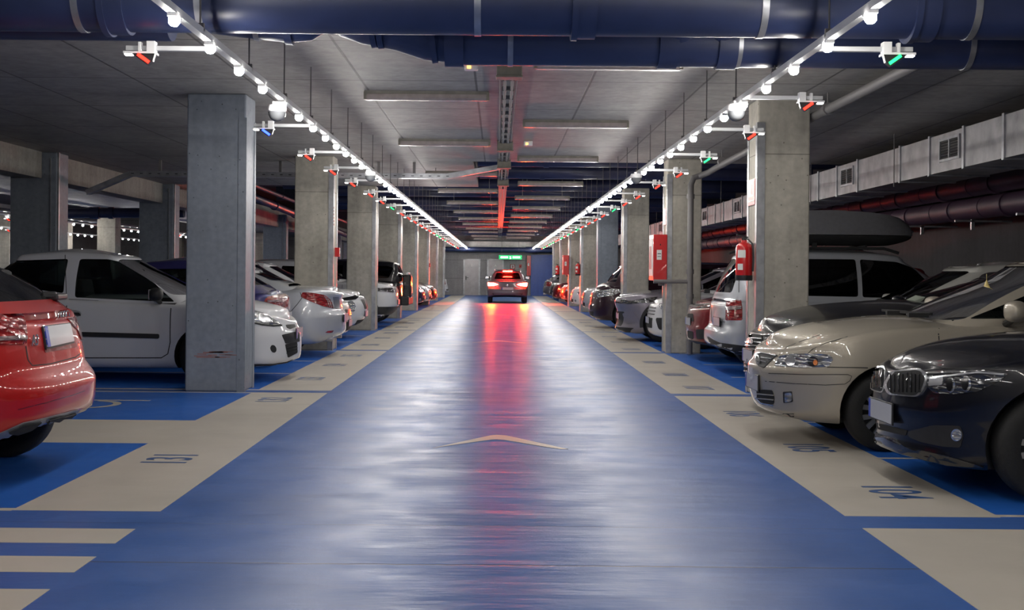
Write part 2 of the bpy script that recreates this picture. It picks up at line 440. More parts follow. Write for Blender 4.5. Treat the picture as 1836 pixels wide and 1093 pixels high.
for side in (-1, 1):
    for k, y in enumerate(COLF):
        xi = -2.085 * H if side < 0 else 2.13 * H
        xo = -2.57 * H if side < 0 else 2.56 * H
        painted = (side < 0 and k == 0) or (side > 0 and k == 3)
        c = empty('concrete_column', ((xi + xo) / 2, y + .28, 0))
        tag(c, (LLAB if side < 0 else RLAB)[k], 'column', 'columns along the aisle')
        w2 = abs(xi - xo) / 2
        b = MB(); b.box((0, 0, CZ / 2), (w2 * 2, .56, CZ)); b.build('shaft', 'painted_column' if painted else 'column', c, bevel=.018)
        # steel corner guards on the aisle side
        s = -side
        b = MB()
        for yy, sy in ((-.28, -1), (.28, 1)):
            b.box((s * w2 + s * .004, yy * .86, CZ * .46), (.012, .09, CZ * .92)); b.box((s * (w2 - .035), yy + sy * .004, CZ * .46), (.09, .012, CZ * .92))
        b.build('corner_guard', 'painted_column' if painted else 'guard_steel', c)
        columns[(side, k)] = (c, xi, xo, y)
b = MB(); b.mi = 0
c, xi, xo, y = columns[(-1, 0)]
rr = random.Random(3)
for i in range(14):
    x = rr.uniform(-.25, .2); z = .42 + rr.uniform(-.035, .035)
    b.box((x, -.2805, z), (rr.uniform(.05, .2), .0012, rr.uniform(.006, .016)))
b.build('paint_scuff', simple('scuff', (.32, .16, .15, 1), .6), c)
# second row, back to back bays, and the neighbouring aisle
k2 = 0
LAB2 = ['large grey painted column with a vertical seam behind the white hatchback roof, far left', 'grey painted column directly left of the near painted column, behind the bays',
        'shadowed column seen between the first two left columns above the pale car roof', 'distant column of the back row on the left seen in the gap']
for k in range(8):
    y = 22.0 + 7.9 * k
    b = None
    c = empty('concrete_column', (-8.02, y + .3, 0)); tag(c, LAB2[k] if k < 3 else 'back row concrete column on the left, hidden in the dark among the rows', 'column', 'columns of the back row on the left')
    q = MB(); q.box((0, 0, CZ / 2), (.8, .6, CZ)); q.build('shaft', 'painted_column', c, bevel=.015)
    q = MB(); q.box((.30, -.31, CZ / 2 - .05), (.012, .02, CZ - .1)); q.box((.415, -.25, CZ / 2), (.03, .05, CZ)); q.build('corner_guard', 'guard_steel', c)
for k in range(9):
    for x, nm in ((-12.9, 'near side'), (-18.9, 'far side')):
        y = 22.5 + 6.6 * k
        c = empty('concrete_column', (x, y, 0)); tag(c, 'thin looking concrete column on the %s of the neighbouring aisle, far left' % nm, 'column', 'columns of the neighbouring aisle, ' + nm)
        q = MB(); q.box((0, 0, CZ / 2), (.6, .6, CZ)); q.build('shaft', 'column', c, bevel=.015)
# ---------------- lamp rails ----------------
RZ = H * 2.05                  # height of the rails
XRL, XRR = -1.345 * H, 1.475 * H
def ordinal(k, side):
    n = ['nearest', 'second', 'third', 'fourth', 'fifth', 'sixth', 'seventh', 'eighth', 'ninth', 'tenth', 'eleventh', 'twelfth']
    return n[k] if k < 12 else 'far'
def rail(x, y0, y1, label):
    b = MB(); b.box2((x - .025, y0, RZ), (x + .025, y1, RZ + .045)); r = b.build('lamp_rail', 'rail_white')
    tag(r, label, 'rail'); return r
rl = rail(XRL, -12, 75.5, 'long white lamp rail hanging along the left side of the aisle')
rr_ = rail(XRR, -12, 75.5, 'long white lamp rail hanging along the right side of the aisle')
ra = rail(-13.6, 28, 70, 'lamp rail of the neighbouring aisle, nearer of its two rows')
rb = rail(-17.7, 28, 70, 'lamp rail of the neighbouring aisle, farther of its two rows')
def hanger(x, y, side, parent):
    top = CZ + .01 if (y < 23 or (x < -.48 and y < 30)) else CZ + 1.1
    b = MB(); b.cyl((x, y, RZ + .04), (x, y, top), .006, 6); b.box((x, y, RZ + .05), (.05, .03, .05)); b.build('hanger_rod', 'conduit', parent)
for x, par in ((XRL, rl), (XRR, rr_)):
    y = 7.9
    while y < 74:
        hanger(x, y, 0, par); y += 1.55
# one lamp: housing, lens
def make_lamp():
    r = empty('led_lamp')
    b = MB(); b.box((0, 0, -.008), (.05, .13, .02)); b.build('housing', 'white_plastic', r)
    b = MB(); b.lathe([(.001, -.066), (.02, -.062), (.034, -.045), (.034, -.018)], 6, Matrix.Diagonal((1, 1.3, 1, 1))); b.build('lens', 'lamp_on', r)
    return r
lamp0 = make_lamp(); first = True
def put_lamp(x, y, label, group):
    global first
    o = lamp0 if first else copy_tree(lamp0); first = False
    o.location = (x, y, RZ); tag(o, label, 'lamp', group)
NW = 40
for x, side, y0 in ((XRL, 'left', 7.27), (XRR, 'right', 7.02)):
    for j in range(-16, 75):
        y = y0 + .91 * j
        if y > 75: break
        if j == 0: lab = 'frontmost round white lamp in view on the %s rail' % side
        elif 0 < j < 8: lab = '%s white led lamp from the front in view on the %s rail' % (ordinal(j, side), side)
        elif j < 0: lab = 'white led lamp on the %s rail outside the top of the view' % side
        else: lab = 'small white led lamp in the long lit row of the %s rail' % side
        put_lamp(x, y, lab, 'led lamps on the %s rail' % side + ('' if j >= 8 else ', front stretch'))
for x, nm in ((-13.6, 'nearer'), (-17.7, 'farther')):
    for j in range(34):
        put_lamp(x, 33.5 + .92 * j, 'tiny bright lamp in the %s row of the neighbouring aisle, far left' % nm, 'lamps of the neighbouring aisle, %s row' % nm)

# bay indicators on their arms
def make_indicator(led):
    r = empty('bay_indicator')
    b = MB(); b.box((-.185, 0, 0), (.93, .06, .045)); b.build('arm', 'rail_white', r, bevel=.004)
    b = MB(); b.box((.03, -.03, .01), (.08, .10, .10)); b.box((.14, -.03, .01), (.03, .06, .09)); b.box((.13, -.04, -.055), (.30, .16, .022)); b.build('housing', 'white_plastic', r, bevel=.004)
    b = MB(); b.prism([(-.02, -.066), (.20, -.066), (.085, -.15), (.05, -.175), (.0, -.14)], .06, .12, Matrix.Rotation(PI / 2, 4, 'X')); b.build('hood', 'black_plastic', r)
    b = MB(); b.box((.085, -.123, -.112), (.13, .012, .03), Matrix.Rotation(-.62, 3, 'Y')); b.build('light_bar', led, r)
    b = MB(); b.box((.235, -.07, -.072), (.07, .06, .014)); b.build('spot_lamp', 'led_white', r)
    return r
PROTO = {c: None for c in 'RGB'}
def indicator(x, y, c, side, label):
    if PROTO[c] is None: o = PROTO[c] = make_indicator({'R': 'led_red', 'G': 'led_green', 'B': 'led_blue'}[c])
    else: o = copy_tree(PROTO[c])
    o.location = (x, y, RZ + .02)
    o.scale = (side * .7, .7, .7)
    tag(o, label, 'indicator light', 'bay indicators on the %s side' % ('left' if side < 0 else 'right'))
YL = [8.5, 12.95, 15.8, 18.15, 20.65] + [23.5 + 7.7 * k + d for k in range(7) for d in (0, 2.35, 4.8)]
YR = [8.3, 10.6, 12.95] + [15.7 + 7.7 * k + d for k in range(8) for d in (0, 2.4, 4.85)]
SL = 'RBRRRRRGRRRRRRRGGRGRRRRGRR'
SR = 'GRRGRRRRGRRRRGRGRGRRGGGRGGR'
CN = {'R': 'red', 'G': 'green', 'B': 'blue'}
for ys, sq, side, nm in ((YL, SL, -1, 'left'), (YR, SR, 1, 'right')):
    for k, (y, c) in enumerate(zip(ys, sq)):
        x = side * (1.66 * H if side < 0 else 1.80 * H)
        lab = '%s %s bay indicator light from the front on the %s side' % (ordinal(k, 0), CN[c], nm) if k < 12 else 'small distant %s bay indicator light on the %s side' % (CN[c], nm)
        if c == 'B': lab = 'only blue bay indicator light, right of the near painted column'
        if k < 12 and c != 'B': lab = '%s bay indicator in the %s row, %s from the front, glowing %s' % ('hanging', nm, ordinal(k, 0), CN[c])
        indicator(x, y, c, side, lab)
for x, y in ((-13.16, 49.5), (-13.16, 52.6), (-13.16, 55.4), (-14.04, 36.8), (-18.14, 47.5)):
    o = copy_tree(PROTO['R']); o.scale = (.7 if x > -13.5 else -.7, .7, .7); o.location = (x, y, RZ + .02); tag(o, 'tiny red bay indicator glowing in the neighbouring aisle, far left', 'indicator light', 'red indicators of the neighbouring aisle')

# dome cameras
def dome(x, y, label):
    c = empty('dome_camera', (x, y, RZ - .03))
    b = MB(); b.lathe([(.0, .03), (.075, .03), (.085, .01), (.085, -.02), (.075, -.03)], 24); b.box((0, 0, .04), (.06, .12, .03)); b.build('mount', 'white_plastic', c, True)
    b = MB(); b.lathe([(.078, -.03), (.075, -.06), (.06, -.09), (.03, -.11), (.0, -.115)], 24); b.build('dome', simple('dome_white', (.12, .125, .135, 1), .15), c, True)
    tag(c, label, 'camera', 'dome cameras on the rails')
dome(at(497, 190, Y=11.2).x, 11.2, 'white dome camera under the left rail near the top of the painted column')
dome(at(1320, 188, Y=10.9).x, 10.9, 'white dome camera under the right rail left of the nearest right column')
dome(-1.87, 18.6, 'small white dome camera further along the left rail')
dome(2.0, 18.6, 'small white dome camera further along the right rail')
dome(2.0, 28.2, 'distant white dome camera on the right rail, farthest of three')

# ---------------- unlit fluorescent fittings ----------------
def make_tube_light():
    r = empty('fluorescent_fitting')
    b = MB(); b.prism([(-.07, .0), (.07, .0), (.05, -.05), (-.05, -.05)], -.69, .69, Matrix.Rotation(PI / 2, 4, 'Y').to_4x4() @ Matrix.Rotation(PI / 2, 4, 'Z')); b.build('housing', 'fixture', r)
    b = MB(); b.prism([(-.062, -.035), (.062, -.035), (.062, -.075), (.04, -.1), (-.04, -.1), (-.062, -.075)], -.67, .67, Matrix.Rotation(PI / 2, 4, 'Y').to_4x4() @ Matrix.Rotation(PI / 2, 4, 'Z')); b.build('diffuser', 'tube_dirty', r)
    for s in (-1, 1): b = MB(); b.box((s * .68, 0, -.055), (.03, .13, .085)); b.build('end_cap', 'fixture', r)
    return r
tl = None; tlh = None
FL = [(at(1090, 127, Y=11.95).x, 11.95), (at(765, 183, Y=14.2).x, 14.2), (at(1032, 231, Y=16.75).x, 16.75), (at(797, 265, Y=19.3).x, 19.3), (at(1000, 291, Y=21.9).x, 21.9)]
y = 24.6; s_ = -1
while y < 74:
    FL.append((-.72 if s_ < 0 else 1.1, y)); y += 2.55 if y < 60 else 3.0; s_ = -s_
FLAB = ['nearest unlit fluorescent fitting right of the central conduits, partly behind the blue pipe', 'nearest unlit fluorescent fitting left of the central conduits',
        'second unlit fluorescent fitting on the right, dirty yellowish tube cover', 'second unlit fluorescent fitting on the left, above the cable tray',
        'unlit fluorescent fitting at the edge of the high opening on the right, tinted red']
for k, (x, y) in enumerate(FL):
    if tl is None: tl = o = make_tube_light()
    elif k < 5: o = copy_tree(tl)
    elif tlh is None:
        tlh = o = make_tube_light()
        for s in (-.5, .5): b = MB(); b.cyl((s, 0, -.01), (s, 0, 1.17), .008, 6); b.build('hanger_rod', 'conduit', o)
    else: o = copy_tree(tlh)
    o.location = (x, y, CZ if k < 5 else CZ - .06)
    tag(o, FLAB[k] if k < 5 else 'unlit fluorescent fitting under the dark open ceiling, %s of the centre' % ('left' if x < 0 else 'right'), 'light fitting',
        'unlit fluorescent fittings' + ('' if k < 5 else (', far left row' if x < 0 else ', far right row')))
# central conduits
cx = .09
c = empty('conduit_run', (cx, 0, CZ)); tag(c, 'pair of grey conduits with clips running down the centre of the ceiling', 'conduit')
for dx, r in ((-.035, .016), (.04, .016), (-.085, .008), (.085, .006)):
    b = MB(); b.cyl((dx, 9.6, -.04), (dx, 74, -.04), r, 8); b.build('conduit', 'conduit', c, True)
y = 10.2
while y < 30:
    b = MB(); b.box((.0, y, -.03), (.13, .02, .05)); b.build('pipe_clip', 'conduit', c); y += .7
b = MB(); b.box2((-.1, 23.1, -.01), (.1, 74, .01)); b.build('tray_plate', 'fixture', c)
for x, y, t in ((cx, 12.1, 'nearest grey junction box on the central conduits'), (cx, 19.4, 'second grey junction box on the central conduits'), (cx, 22.6, 'third grey junction box at the edge of the slab'), (cx, 27.2, 'grey junction box on the conduits below the dark ceiling')):
    c = empty('junction_box', (x, y, CZ - .08)); tag(c, t, 'junction box', 'junction boxes on the central conduits')
    b = MB(); b.box((0, 0, 0), (.24, .2, .13)); b.build('case', 'fixture', c, bevel=.008)
    b = MB(); b.box((0, 0, -.075), (.25, .21, .02)); b.build('lid', 'fixture', c, bevel=.004)
for x, y, t in ((at(845, 121, Y=12.2).x, 12.2, 'small white emergency light with an orange glow left of the junction box'), (at(947, 263, Y=19.4).x, 19.4, 'small white emergency light right of the central conduits, farther one')):
    c = empty('emergency_light', (x, y, CZ - .04)); tag(c, t, 'emergency light', 'emergency lights on the ceiling')
    b = MB(); b.box((0, 0, 0), (.13, .1, .07)); b.build('case', 'white_plastic', c, bevel=.01)
    b = MB(); b.box((-.02, -.053, -.01), (.035, .008, .03)); b.build('indicator', 'led_orange', c)

# ---------------- big blue pipes under the near ceiling ----------------
def collar(b, x, y, z, r, w_=.06, t=.018):
    b.cyl((x - w_ / 2, y, z), (x + w_ / 2, y, z), r + t, 32)
c = empty('drain_pipe', (0, 8.45, 2.55)); tag(c, 'thick dark blue drain pipe crossing the whole view at the very top', 'pipe')
P1Y, P1Z, P1R = 8.45, at(900, 58, Y=8.35).z + .22, .22
c.location = (0, P1Y, P1Z)
b = MB(); b.cyl((-15, 0, 0), (XR, 0, 0), P1R, 48)
for px in (215, 1048, 1650): 
    x = at(px, 20, Y=P1Y).x; b.cyl((x - .07, 0, 0), (x + .07, 0, 0), P1R + .02, 48); b.cyl((x - .09, 0, 0), (x - .05, 0, 0), P1R + .032, 48)
b.build('pipe_run', 'blue_pipe', c, True)
for px in (150, 366, 857, 1362, 1735):
    b = MB(); x = at(px, 20, Y=P1Y).x; b.cyl((x - .022, 0, 0), (x + .022, 0, 0), P1R + .006, 48); b.cyl((x, 0, P1R), (x, 0, CZ - P1Z), .01, 6)
    b.build('pipe_clamp', 'galv', c, True)
c = empty('drain_pipe', (0, 9.9, 2.7)); tag(c, 'dark blue drain pipe behind the topmost one, with elbows and a sloping joint', 'pipe')
P2Y, P2R = 9.5, .19
P2Z = at(1000, 116, Y=P2Y - .05).z + P2R
c.location = (0, P2Y, P2Z)
ax = lambda px: at(px, 90, Y=P2Y).x
b = MB(); b.cyl((ax(800), 0, 0), (XR, 0, 0), P2R, 40)
for px in (815, 1300, 1195): x = ax(px); b.cyl((x - .07, 0, 0), (x + .07, 0, 0), P2R + .016, 40)
b.tube([(ax(800), 0, 0), (ax(770), -.01, .01), (ax(720), -.06, .07), (ax(660), -.1, .11), (ax(635), -.1, .14), (ax(612), -.08, .24), (ax(600), -.05, .38), (ax(598), 0, .55)], .17, 28)
for px, dz, dy in ((668, .105, -.095), (680, .10, -.09), (775, .01, -.01)): b.cyl((ax(px) - .02, dy, dz - .005), (ax(px) + .02, dy, dz), .19, 28)
b.build('pipe_run', 'blue_pipe', c, True)
b = MB()
for px in (1215, 1290):
    x = ax(px)
    for j in range(4):
        a = j * .3
        b.tube([(x, -.18 - .03 * j, P2R * 0 + .02 + .07 * j), (x, -.14 - .03 * j, .06 + .07 * j)], .135 - .004 * j, 24)
    b.tube([(x, -.05, .0), (x, -.2, .12), (x, -.26, .28), (x, -.26, .42)], .12, 24)
b.build('elbow', 'blue_pipe', c, True)
for px in (915, 1320, 1730): b = MB(); x = ax(px); b.cyl((x - .02, 0, 0), (x + .02, 0, 0), P2R + .007, 40); b.cyl((x, 0, P2R), (x, 0, CZ - P2Z), .012, 6); b.build('pipe_clamp', 'galv', c, True)
c = empty('drain_pipe', (0, P2Y, P2Z)); tag(c, 'dark blue branch pipe with a rounded end at top left, sloping to the left', 'pipe')
b = MB(); b.tube([(ax(-150), 0, .16), (ax(370), -.02, .18), (ax(440), -.05, .14), (ax(520), -.08, .10), (ax(550), -.08, .11), (ax(572), -.06, .17), (ax(586), -.04, .3), (ax(590), 0, .5)], .15, 28)
b.cyl((ax(515), -.08, .10), (ax(528), -.08, .10), .165, 28); b.build('pipe_run', 'blue_pipe', c, True)
b = MB(); x = ax(468); b.cyl((x - .02, -.06, .125), (x + .02, -.06, .12), .158, 28); b.build('pipe_clamp', 'galv', c, True)
c = empty('drain_pipe', (0, 9.0, P2Z)); tag(c, 'lower dark blue pipe left of the lamp rail, below the topmost pipe', 'pipe')
b = MB(); b.cyl((-15, 0, .08), (at(330, 30, Y=9.35).x, 0, .08), .2, 32); x = at(180, 30, Y=9.35).x; b.build('pipe_run', 'blue_pipe', c, True)
# thin long pipe on the ceiling right of the rail, elbowing down the second column
xc = 3.55
c = empty('ceiling_pipe', (xc, 0, 0)); tag(c, 'grey pipe under the right ceiling, turning down the column with the hose cabinet', 'pipe')
b = MB(); yy = 21.75; xv = at(1238, 400, Y=yy).x - xc
b.tube([(.05, 8.8, 3.22), (.05, 15, 3.19), (.05, 21.2, 3.14), (0, 21.6, 3.10), (xv + .15, yy, 3.05), (xv + .05, yy, 3.02), (xv, yy, 2.9), (xv, yy, .02)], .052, 14)
b.build('pipe_run', 'conduit', c, True)
for y in (10.7, 14.0, 17.0, 20.6): b = MB(); b.cyl((.05, y - .06, 3.2), (.05, y + .06, 3.2), .07, 14); b.cyl((.05, y, 3.22), (.05, y, CZ), .01, 6); b.build('coupling', 'conduit', c, True)
for z in (2.7, 1.42, 1.0): b = MB(); b.cyl((xv, yy, z - .04), (xv, yy, z + .04), .066, 14); b.build('coupling', 'conduit', c, True)
b = MB(); b.cyl((xv, yy, 1.25), (xv - .62, yy + .0, 1.25), .035, 10); b.build('branch_pipe', 'conduit', c, True)
c = empty('ceiling_pipe', (-3.6, 0, 0)); tag(c, 'thin black pipe under the left ceiling near the back columns', 'pipe')
b = MB(); b.tube([(-9.8, 30, 2.95), (-9.8, 70, 2.95)], .05, 8); b.build('pipe_run', 'blue_pipe_dark', c, True)
# dark pipe seen between the back columns
c = empty('drain_pipe', (0, 0, 0)); tag(c, 'short run of dark pipe with couplings between the two back columns on the left', 'pipe')
p0, p1 = at(120, 382, Y=36), at(330, 381, Y=36)
b = MB(); b.cyl(p0, p1, .14, 20); b.cyl(p0 + (p1 - p0) * .2, p0 + (p1 - p0) * .28, .17, 20); b.cyl(p0 + (p1 - p0) * .36, p0 + (p1 - p0) * .4, .17, 20); b.build('pipe_run', 'blue_pipe_dark', c, True)
# pipes in the dark beyond the first columns, left
for (a0, a1, r, t) in (((400, 335), (760, 520), .11, 'dark blue pipe slanting down in the gap between the first two left columns, lower one'), ((440, 318), (700, 420), .05, 'thin reddish pipe slanting down in the gap between the first two left columns')):
    c = empty('drain_pipe'); tag(c, t, 'pipe'); X = -6.6 if r > .1 else -5.8
    p0, p1 = at(440, 347, X=X) if r > .1 else at(470, 338, X=X), at(540, 388, X=X) if r > .1 else at(540, 366, X=X)
    b = MB(); d = (p1 - p0); b.cyl(p0 - d * .25, p0 + d * 3, r, 16)
    for q in (-.2, 1.9): z_ = (p0 + d * q); b.cyl((z_.x, z_.y, z_.z), (z_.x, z_.y, CZ + (1.1 if z_.y > 30 else .01)), .008, 6)
    for q in (0.45, .85, 1.4): b.cyl(p0 + d * q, p0 + d * (q + .02), r * 1.25, 16)
    b.build('pipe_run', 'blue_pipe_dark' if r > .1 else 'purple_pipe', c, True)
# crossing pipes of the high part
PC = [(24.3, 3.55, .16), (26.6, 3.50, .17), (28.9, 3.65, .12), (32.6, 3.62, .16), (35.2, 3.6, .15), (40.0, 3.6, .16), (43.0, 3.6, .15), (48.0, 3.6, .16), (51.0, 3.55, .16), (56.0, 3.5, .17), (59.0, 3.5, .15), (64.0, 3.45, .16), (67.0, 3.45, .15)]
for k, (y, z, r) in enumerate(PC):
    c = empty('drain_pipe', (0, y, z)); tag(c, 'dark blue pipe crossing high above the aisle beyond the slab edge' if k else 'dark blue pipe crossing just beyond the slab edge, nearest of the high ones', 'pipe', 'pipes crossing the high ceiling' if k else None)
    b = MB(); x0 = -.40 if y < 30 else -5.5; b.cyl((x0, 0, 0), (6.5, 0, 0), r, 20)
    for x in (.9, 3.1): b.cyl((x - .05, 0, 0), (x + .05, 0, 0), r + .015, 20)
    b.build('pipe_run', 'blue_pipe_dark', c, True)
    for x in (.6, 2.3, 4.2): b = MB(); b.box((x, 0, (CZ + 1.1 - z) / 2), (.025, .012, CZ + 1.1 - z)); b.build('pipe_hanger', 'conduit', c)
c = empty('drain_pipe', (0, 75.0, 2.72)); tag(c, 'blue pipe crossing in front of the back wall above the exit sign', 'pipe')
b = MB(); b.cyl((-3.4, 0, 0), (4.2, 0, 0), .14, 20); b.cyl((1.6, 0, 0), (2.3, 0, 0), .17, 20); b.build('pipe_run', 'blue_pipe', c, True)

# ---------------- cable tray across ----------------
ty, tz = 23.35, 3.13
c = empty('cable_tray', (0, ty, tz)); tag(c, 'perforated grey cable tray crossing behind the columns and rising to the centre', 'cable tray')
def traypath(pts):
    b = MB()
    for p, q in zip(pts, pts[1:]):
        p, q = Vector(p), Vector(q); d = q - p; a = math.atan2(d.z, (d.x ** 2 + d.y ** 2) ** .5); yaw = math.atan2(d.y, d.x)
        R = Matrix.Rotation(yaw, 3, 'Z') @ Matrix.Rotation(-a, 3, 'Y')
        b.box((p + q) / 2, (d.length, .004, .09), R); b.box((p + q) / 2 + Vector((0, .1, -.043)), (d.length, .2, .004), R); b.box((p + q) / 2 + Vector((0, .2, 0)), (d.length, .004, .09), R)
        b.box((p + q) / 2 + Vector((0, -.012, .043)), (d.length, .02, .006), R)
    return b
pc = [(-6.95, -.1, -.22), (-6.2, 0, .02), (-1.05 - .0, 0, 0), (-.72, 0, -.01), (.0, .1, .24)]
traypath([Vector(p) for p in ((-7.55, 0, -.35), (-6.75, 0, .0), (-.95, 0, .0), (.02, .1, .19))]).build('tray', 'galv', c)
b = MB(); x = -6.7
while x < -.9: b.box((x, -.004, 0), (.05, .004, .012)); x += .16
b.build('slot', 'matte_black', c)
for x in (-6.2, -5.4, -4.0, -2.2, -1.55): b = MB(); b.box((x, .02, (CZ - tz) / 2), (.05, .03, CZ - tz)); b.build('tray_bracket', 'conduit', c)

# ---------------- right: air duct, pipes along the wall ----------------
DX, dz0, dz1 = 5.6, at(1836, 275, X=5.6).z, at(1836, 195, X=5.6).z
c = empty('air_duct', (DX, 0, 0)); tag(c, 'long galvanised rectangular air duct with vents under the right ceiling', 'air duct')
b = MB(); b.box2((0, 10.5, dz0), (.75, 74, dz1)); b.build('duct_body', 'galv_duct', c)
y = 14.15
while y < 50: b = MB(); b.box2((-.02, y - .03, dz0 - .02), (.77, y + .03, dz1 + .02)); b.build('flange', 'galv', c); y += 1.22 if int(y * 10) % 2 else 2.1
for y in (13.2, 18.0, 22.8, 27.5, 32, 45, 60): b = MB(); b.cyl((-.03, y, dz0 - .06), (-.03, y, CZ if y < 23 else CZ + 1.1), .008, 6); b.build('hanger_rod', 'conduit', c)
for y in (15.85, 20.5, 25.2, 29.9, 34.6, 39.3, 44.0):
    b = MB(); wv, hv = .34, .13; zc = (dz0 + dz1) / 2 + .03
    for s in (-1, 1): b.box((-.012, y + s * wv, zc), (.02, .04, hv * 2 + .04)); b.box((-.012, y, zc + s * hv), (.02, wv * 2, .03))
    b.box((-.012, y, zc), (.02, .03, hv * 2)); g = b.build('vent_grille', 'galv', c)
    b = MB(); b.box((-.004, y, zc), (.006, wv * 2, hv * 2)); b.build('vent_opening', 'matte_black', g)
    b = MB()
    for q in range(7): b.box((-.012, y, zc - hv + .03 + q * .034), (.012, wv * 2, .004), Matrix.Rotation(.5, 3, 'Y'))
    b.build('louvre', 'conduit', g)
for X, p0, r, t in ((7.35, at(1836, 318, X=7.35), .15, 'dull purple pipe along the right wall under the air duct, upper one'), (7.55, at(1836, 362, X=7.55), .17, 'thicker dull purple pipe with brackets along the right wall, lower one')):
    c = empty('wall_pipe', (X, 0, p0.z)); tag(c, t, 'pipe')
    b = MB(); b.cyl((0, 4, .0), (0, 74, 0), r, 28); y = 12.2
    while y < 60: b.cyl((0, y, 0), (0, y + .12, 0), r + .02, 28); b.cyl((0, y + .9, 0), (0, y + .93, 0), r + .008, 28); y += 2.2
    b.build('pipe_run', 'purple_pipe', c, True)
    if r > .16:
        y = 13
        while y < 40: b = MB(); b.box((.12, y, -.2), (.9, .05, .03)); b.box((-.05, y, -.26), (.05, .05, .16)); b.build('pipe_bracket', 'galv', c); y += 2.4

# ---------------- fire equipment ----------------
def extinguisher(x, y, z, label, s=1.0):
    c = empty('fire_extinguisher', (x, y, z)); tag(c, label, 'fire extinguisher', 'fire extinguishers on the right columns'); c.scale = (s, s, s * .78)
    b = MB(); b.lathe([(0, .0), (.085, .0), (.088, .02), (.088, .07)], 32); b.build('foot', 'black_plastic', c, True)
    b = MB(); b.lathe([(.082, .06), (.086, .08), (.086, .42), (.078, .46), (.055, .49), (.03, .505), (.028, .53), (.0, .53)], 32); bo = b.build('cylinder', 'red_paint', c, True)
    b = MB()
    for a0, a1, z0, z1 in ((-2.6, -1.6, .30, .40), (-2.6, -1.9, .14, .22)):
        n = 6
        for k in range(n):
            q0, q1 = a0 + (a1 - a0) * k / n, a0 + (a1 - a0) * (k + 1) / n
            b.face([(.0872 * math.cos(q0), .0872 * math.sin(q0), z0), (.0872 * math.cos(q1), .0872 * math.sin(q1), z0), (.0872 * math.cos(q1), .0872 * math.sin(q1), z1), (.0872 * math.cos(q0), .0872 * math.sin(q0), z1)])
    b.build('label', 'label_white', bo)
    b = MB(); b.cyl((0, 0, .52), (0, 0, .57), .022, 12); b.box((-.02, 0, .585), (.12, .02, .015), Matrix.Rotation(.3, 3, 'Y')); b.box((-.03, 0, .56), (.11, .02, .012)); b.build('valve', 'black_plastic', c)
    b = MB(); b.tube([(0, -.02, .55), (.03, -.06, .54), (.07, -.08, .48), (.08, -.075, .3), (.075, -.07, .12)], .01, 8); b.build('hose', 'black_plastic', c, True)
    b = MB(); b.box((.09, 0, .48), (.06, .04, .03)); b.build('hook', 'steel', c)
xi = 2.13 * H
ext = at(1342, 500, Y=14.72)
extinguisher(xi - .115, 14.66, 1.31, 'large red fire extinguisher on the nearest right column', 1.12)
extinguisher(xi - .1, 37.75 + 7.7, at(1067, 494, Y=45.4).z, 'red fire extinguisher right of the small hose cabinet, mid distance', 1.05)
extinguisher(xi - .1, 61.0, at(1000, 494, Y=61).z, 'tiny distant red fire extinguisher on the right near the back wall', 1.2)
def hose_cabinet(x, y, z, label, h=.82):
    c = empty('hose_cabinet', (x, y, z)); tag(c, label, 'hose cabinet', 'red hose cabinets on the right')
    b = MB(); b.box((0, 0, h / 2), (.24, .66, h)); b.build('case', 'red_paint', c, bevel=.012)
    b = MB(); b.box((-.122, 0, h / 2), (.008, .52, h - .16)); b.build('door_panel', 'label_white', c)
    b = MB(); b.box((-.128, -.02, h * .5), (.006, .1, h * .5)); b.box((-.128, .15, h * .5), (.006, .06, h * .5)); b.build('window_strip', 'red_dark', c)
    b = MB(); b.box((-.02, -.331, h * .56), (.085, .004, .17)); b.build('label', 'label_white', c)
    b = MB(); b.box((-.02, -.3335, h * .56 + .02), (.06, .002, .012)); b.box((-.02, -.3335, h * .56 - .03), (.06, .002, .008)); b.box((.0, -.3335, h * .78), (.015, .003, .03)); b.build('print', 'matte_black', c)
    b = MB(); b.cyl((.05, 0, -.08), (.05, 0, .0), .025, 10); b.cyl((.0, -.1, -.06), (.1, -.1, -.06), .03, 10); b.build('valve', 'conduit', c)
hc = at(1186, 500, Y=21.85)
hose_cabinet(xi - .13, 22.45, 1.26, 'large red hose cabinet on the column beside the vertical pipe', .80)
hose_cabinet(xi - .13, 53.1, at(1017, 492, Y=53.1).z, 'small distant red hose cabinet on a right column', .80)
hose_cabinet(at(948, 488, Y=76.3).x, 76.4, at(948, 494, Y=76).z, 'farthest red hose cabinet beside the blue wall', 1.2)
# extinguisher signs
def sign(x, y, z, w_, h_, rot, txt, label):
    c = empty('safety_sign', (x, y, z)); tag(c, label, 'sign'); c.rotation_euler = rot
    b = MB(); b.box((0, 0, 0), (w_, .006, h_)); b.build('panel', 'red_dark', c)
    b = MB(); b.box((0, -.004, h_ * .12), (w_ * .7, .003, h_ * .6)); b.build('pictogram', 'label_white', c)
    b = MB(); b.box((w_ * .05, -.006, h_ * .1), (w_ * .25, .002, h_ * .4)); b.build('symbol', 'red_dark', c)
    if txt:
        b = MB(); b.box((0, -.005, -h_ * .34), (w_ * .9, .003, h_ * .05)); b.build('pale_band', 'label_white', c)
sign(xi - .012, 14.5 + .28, at(1358, 345, Y=14.8).z, .40, .30, (0, 0, -PI / 2), True, 'red and white extinguisher sign on the nearest right column')
sign(xi - .012, 22.45, at(1196, 388, Y=22.4).z, .34, .30, (0, 0, -PI / 2), '', 'small red and white sign above the large hose cabinet')
b = MB(); xs = -2.085 * H + .012
for k in range(6): b.box((xs, 22.24 + .0, at(598, 372 + 6 * k, Y=22.2).z), (.004, .07, .035))
tag(b.build('warning_strip', 'red_dark'), 'vertical red lettered strip on the guard of the second left column', 'sign')
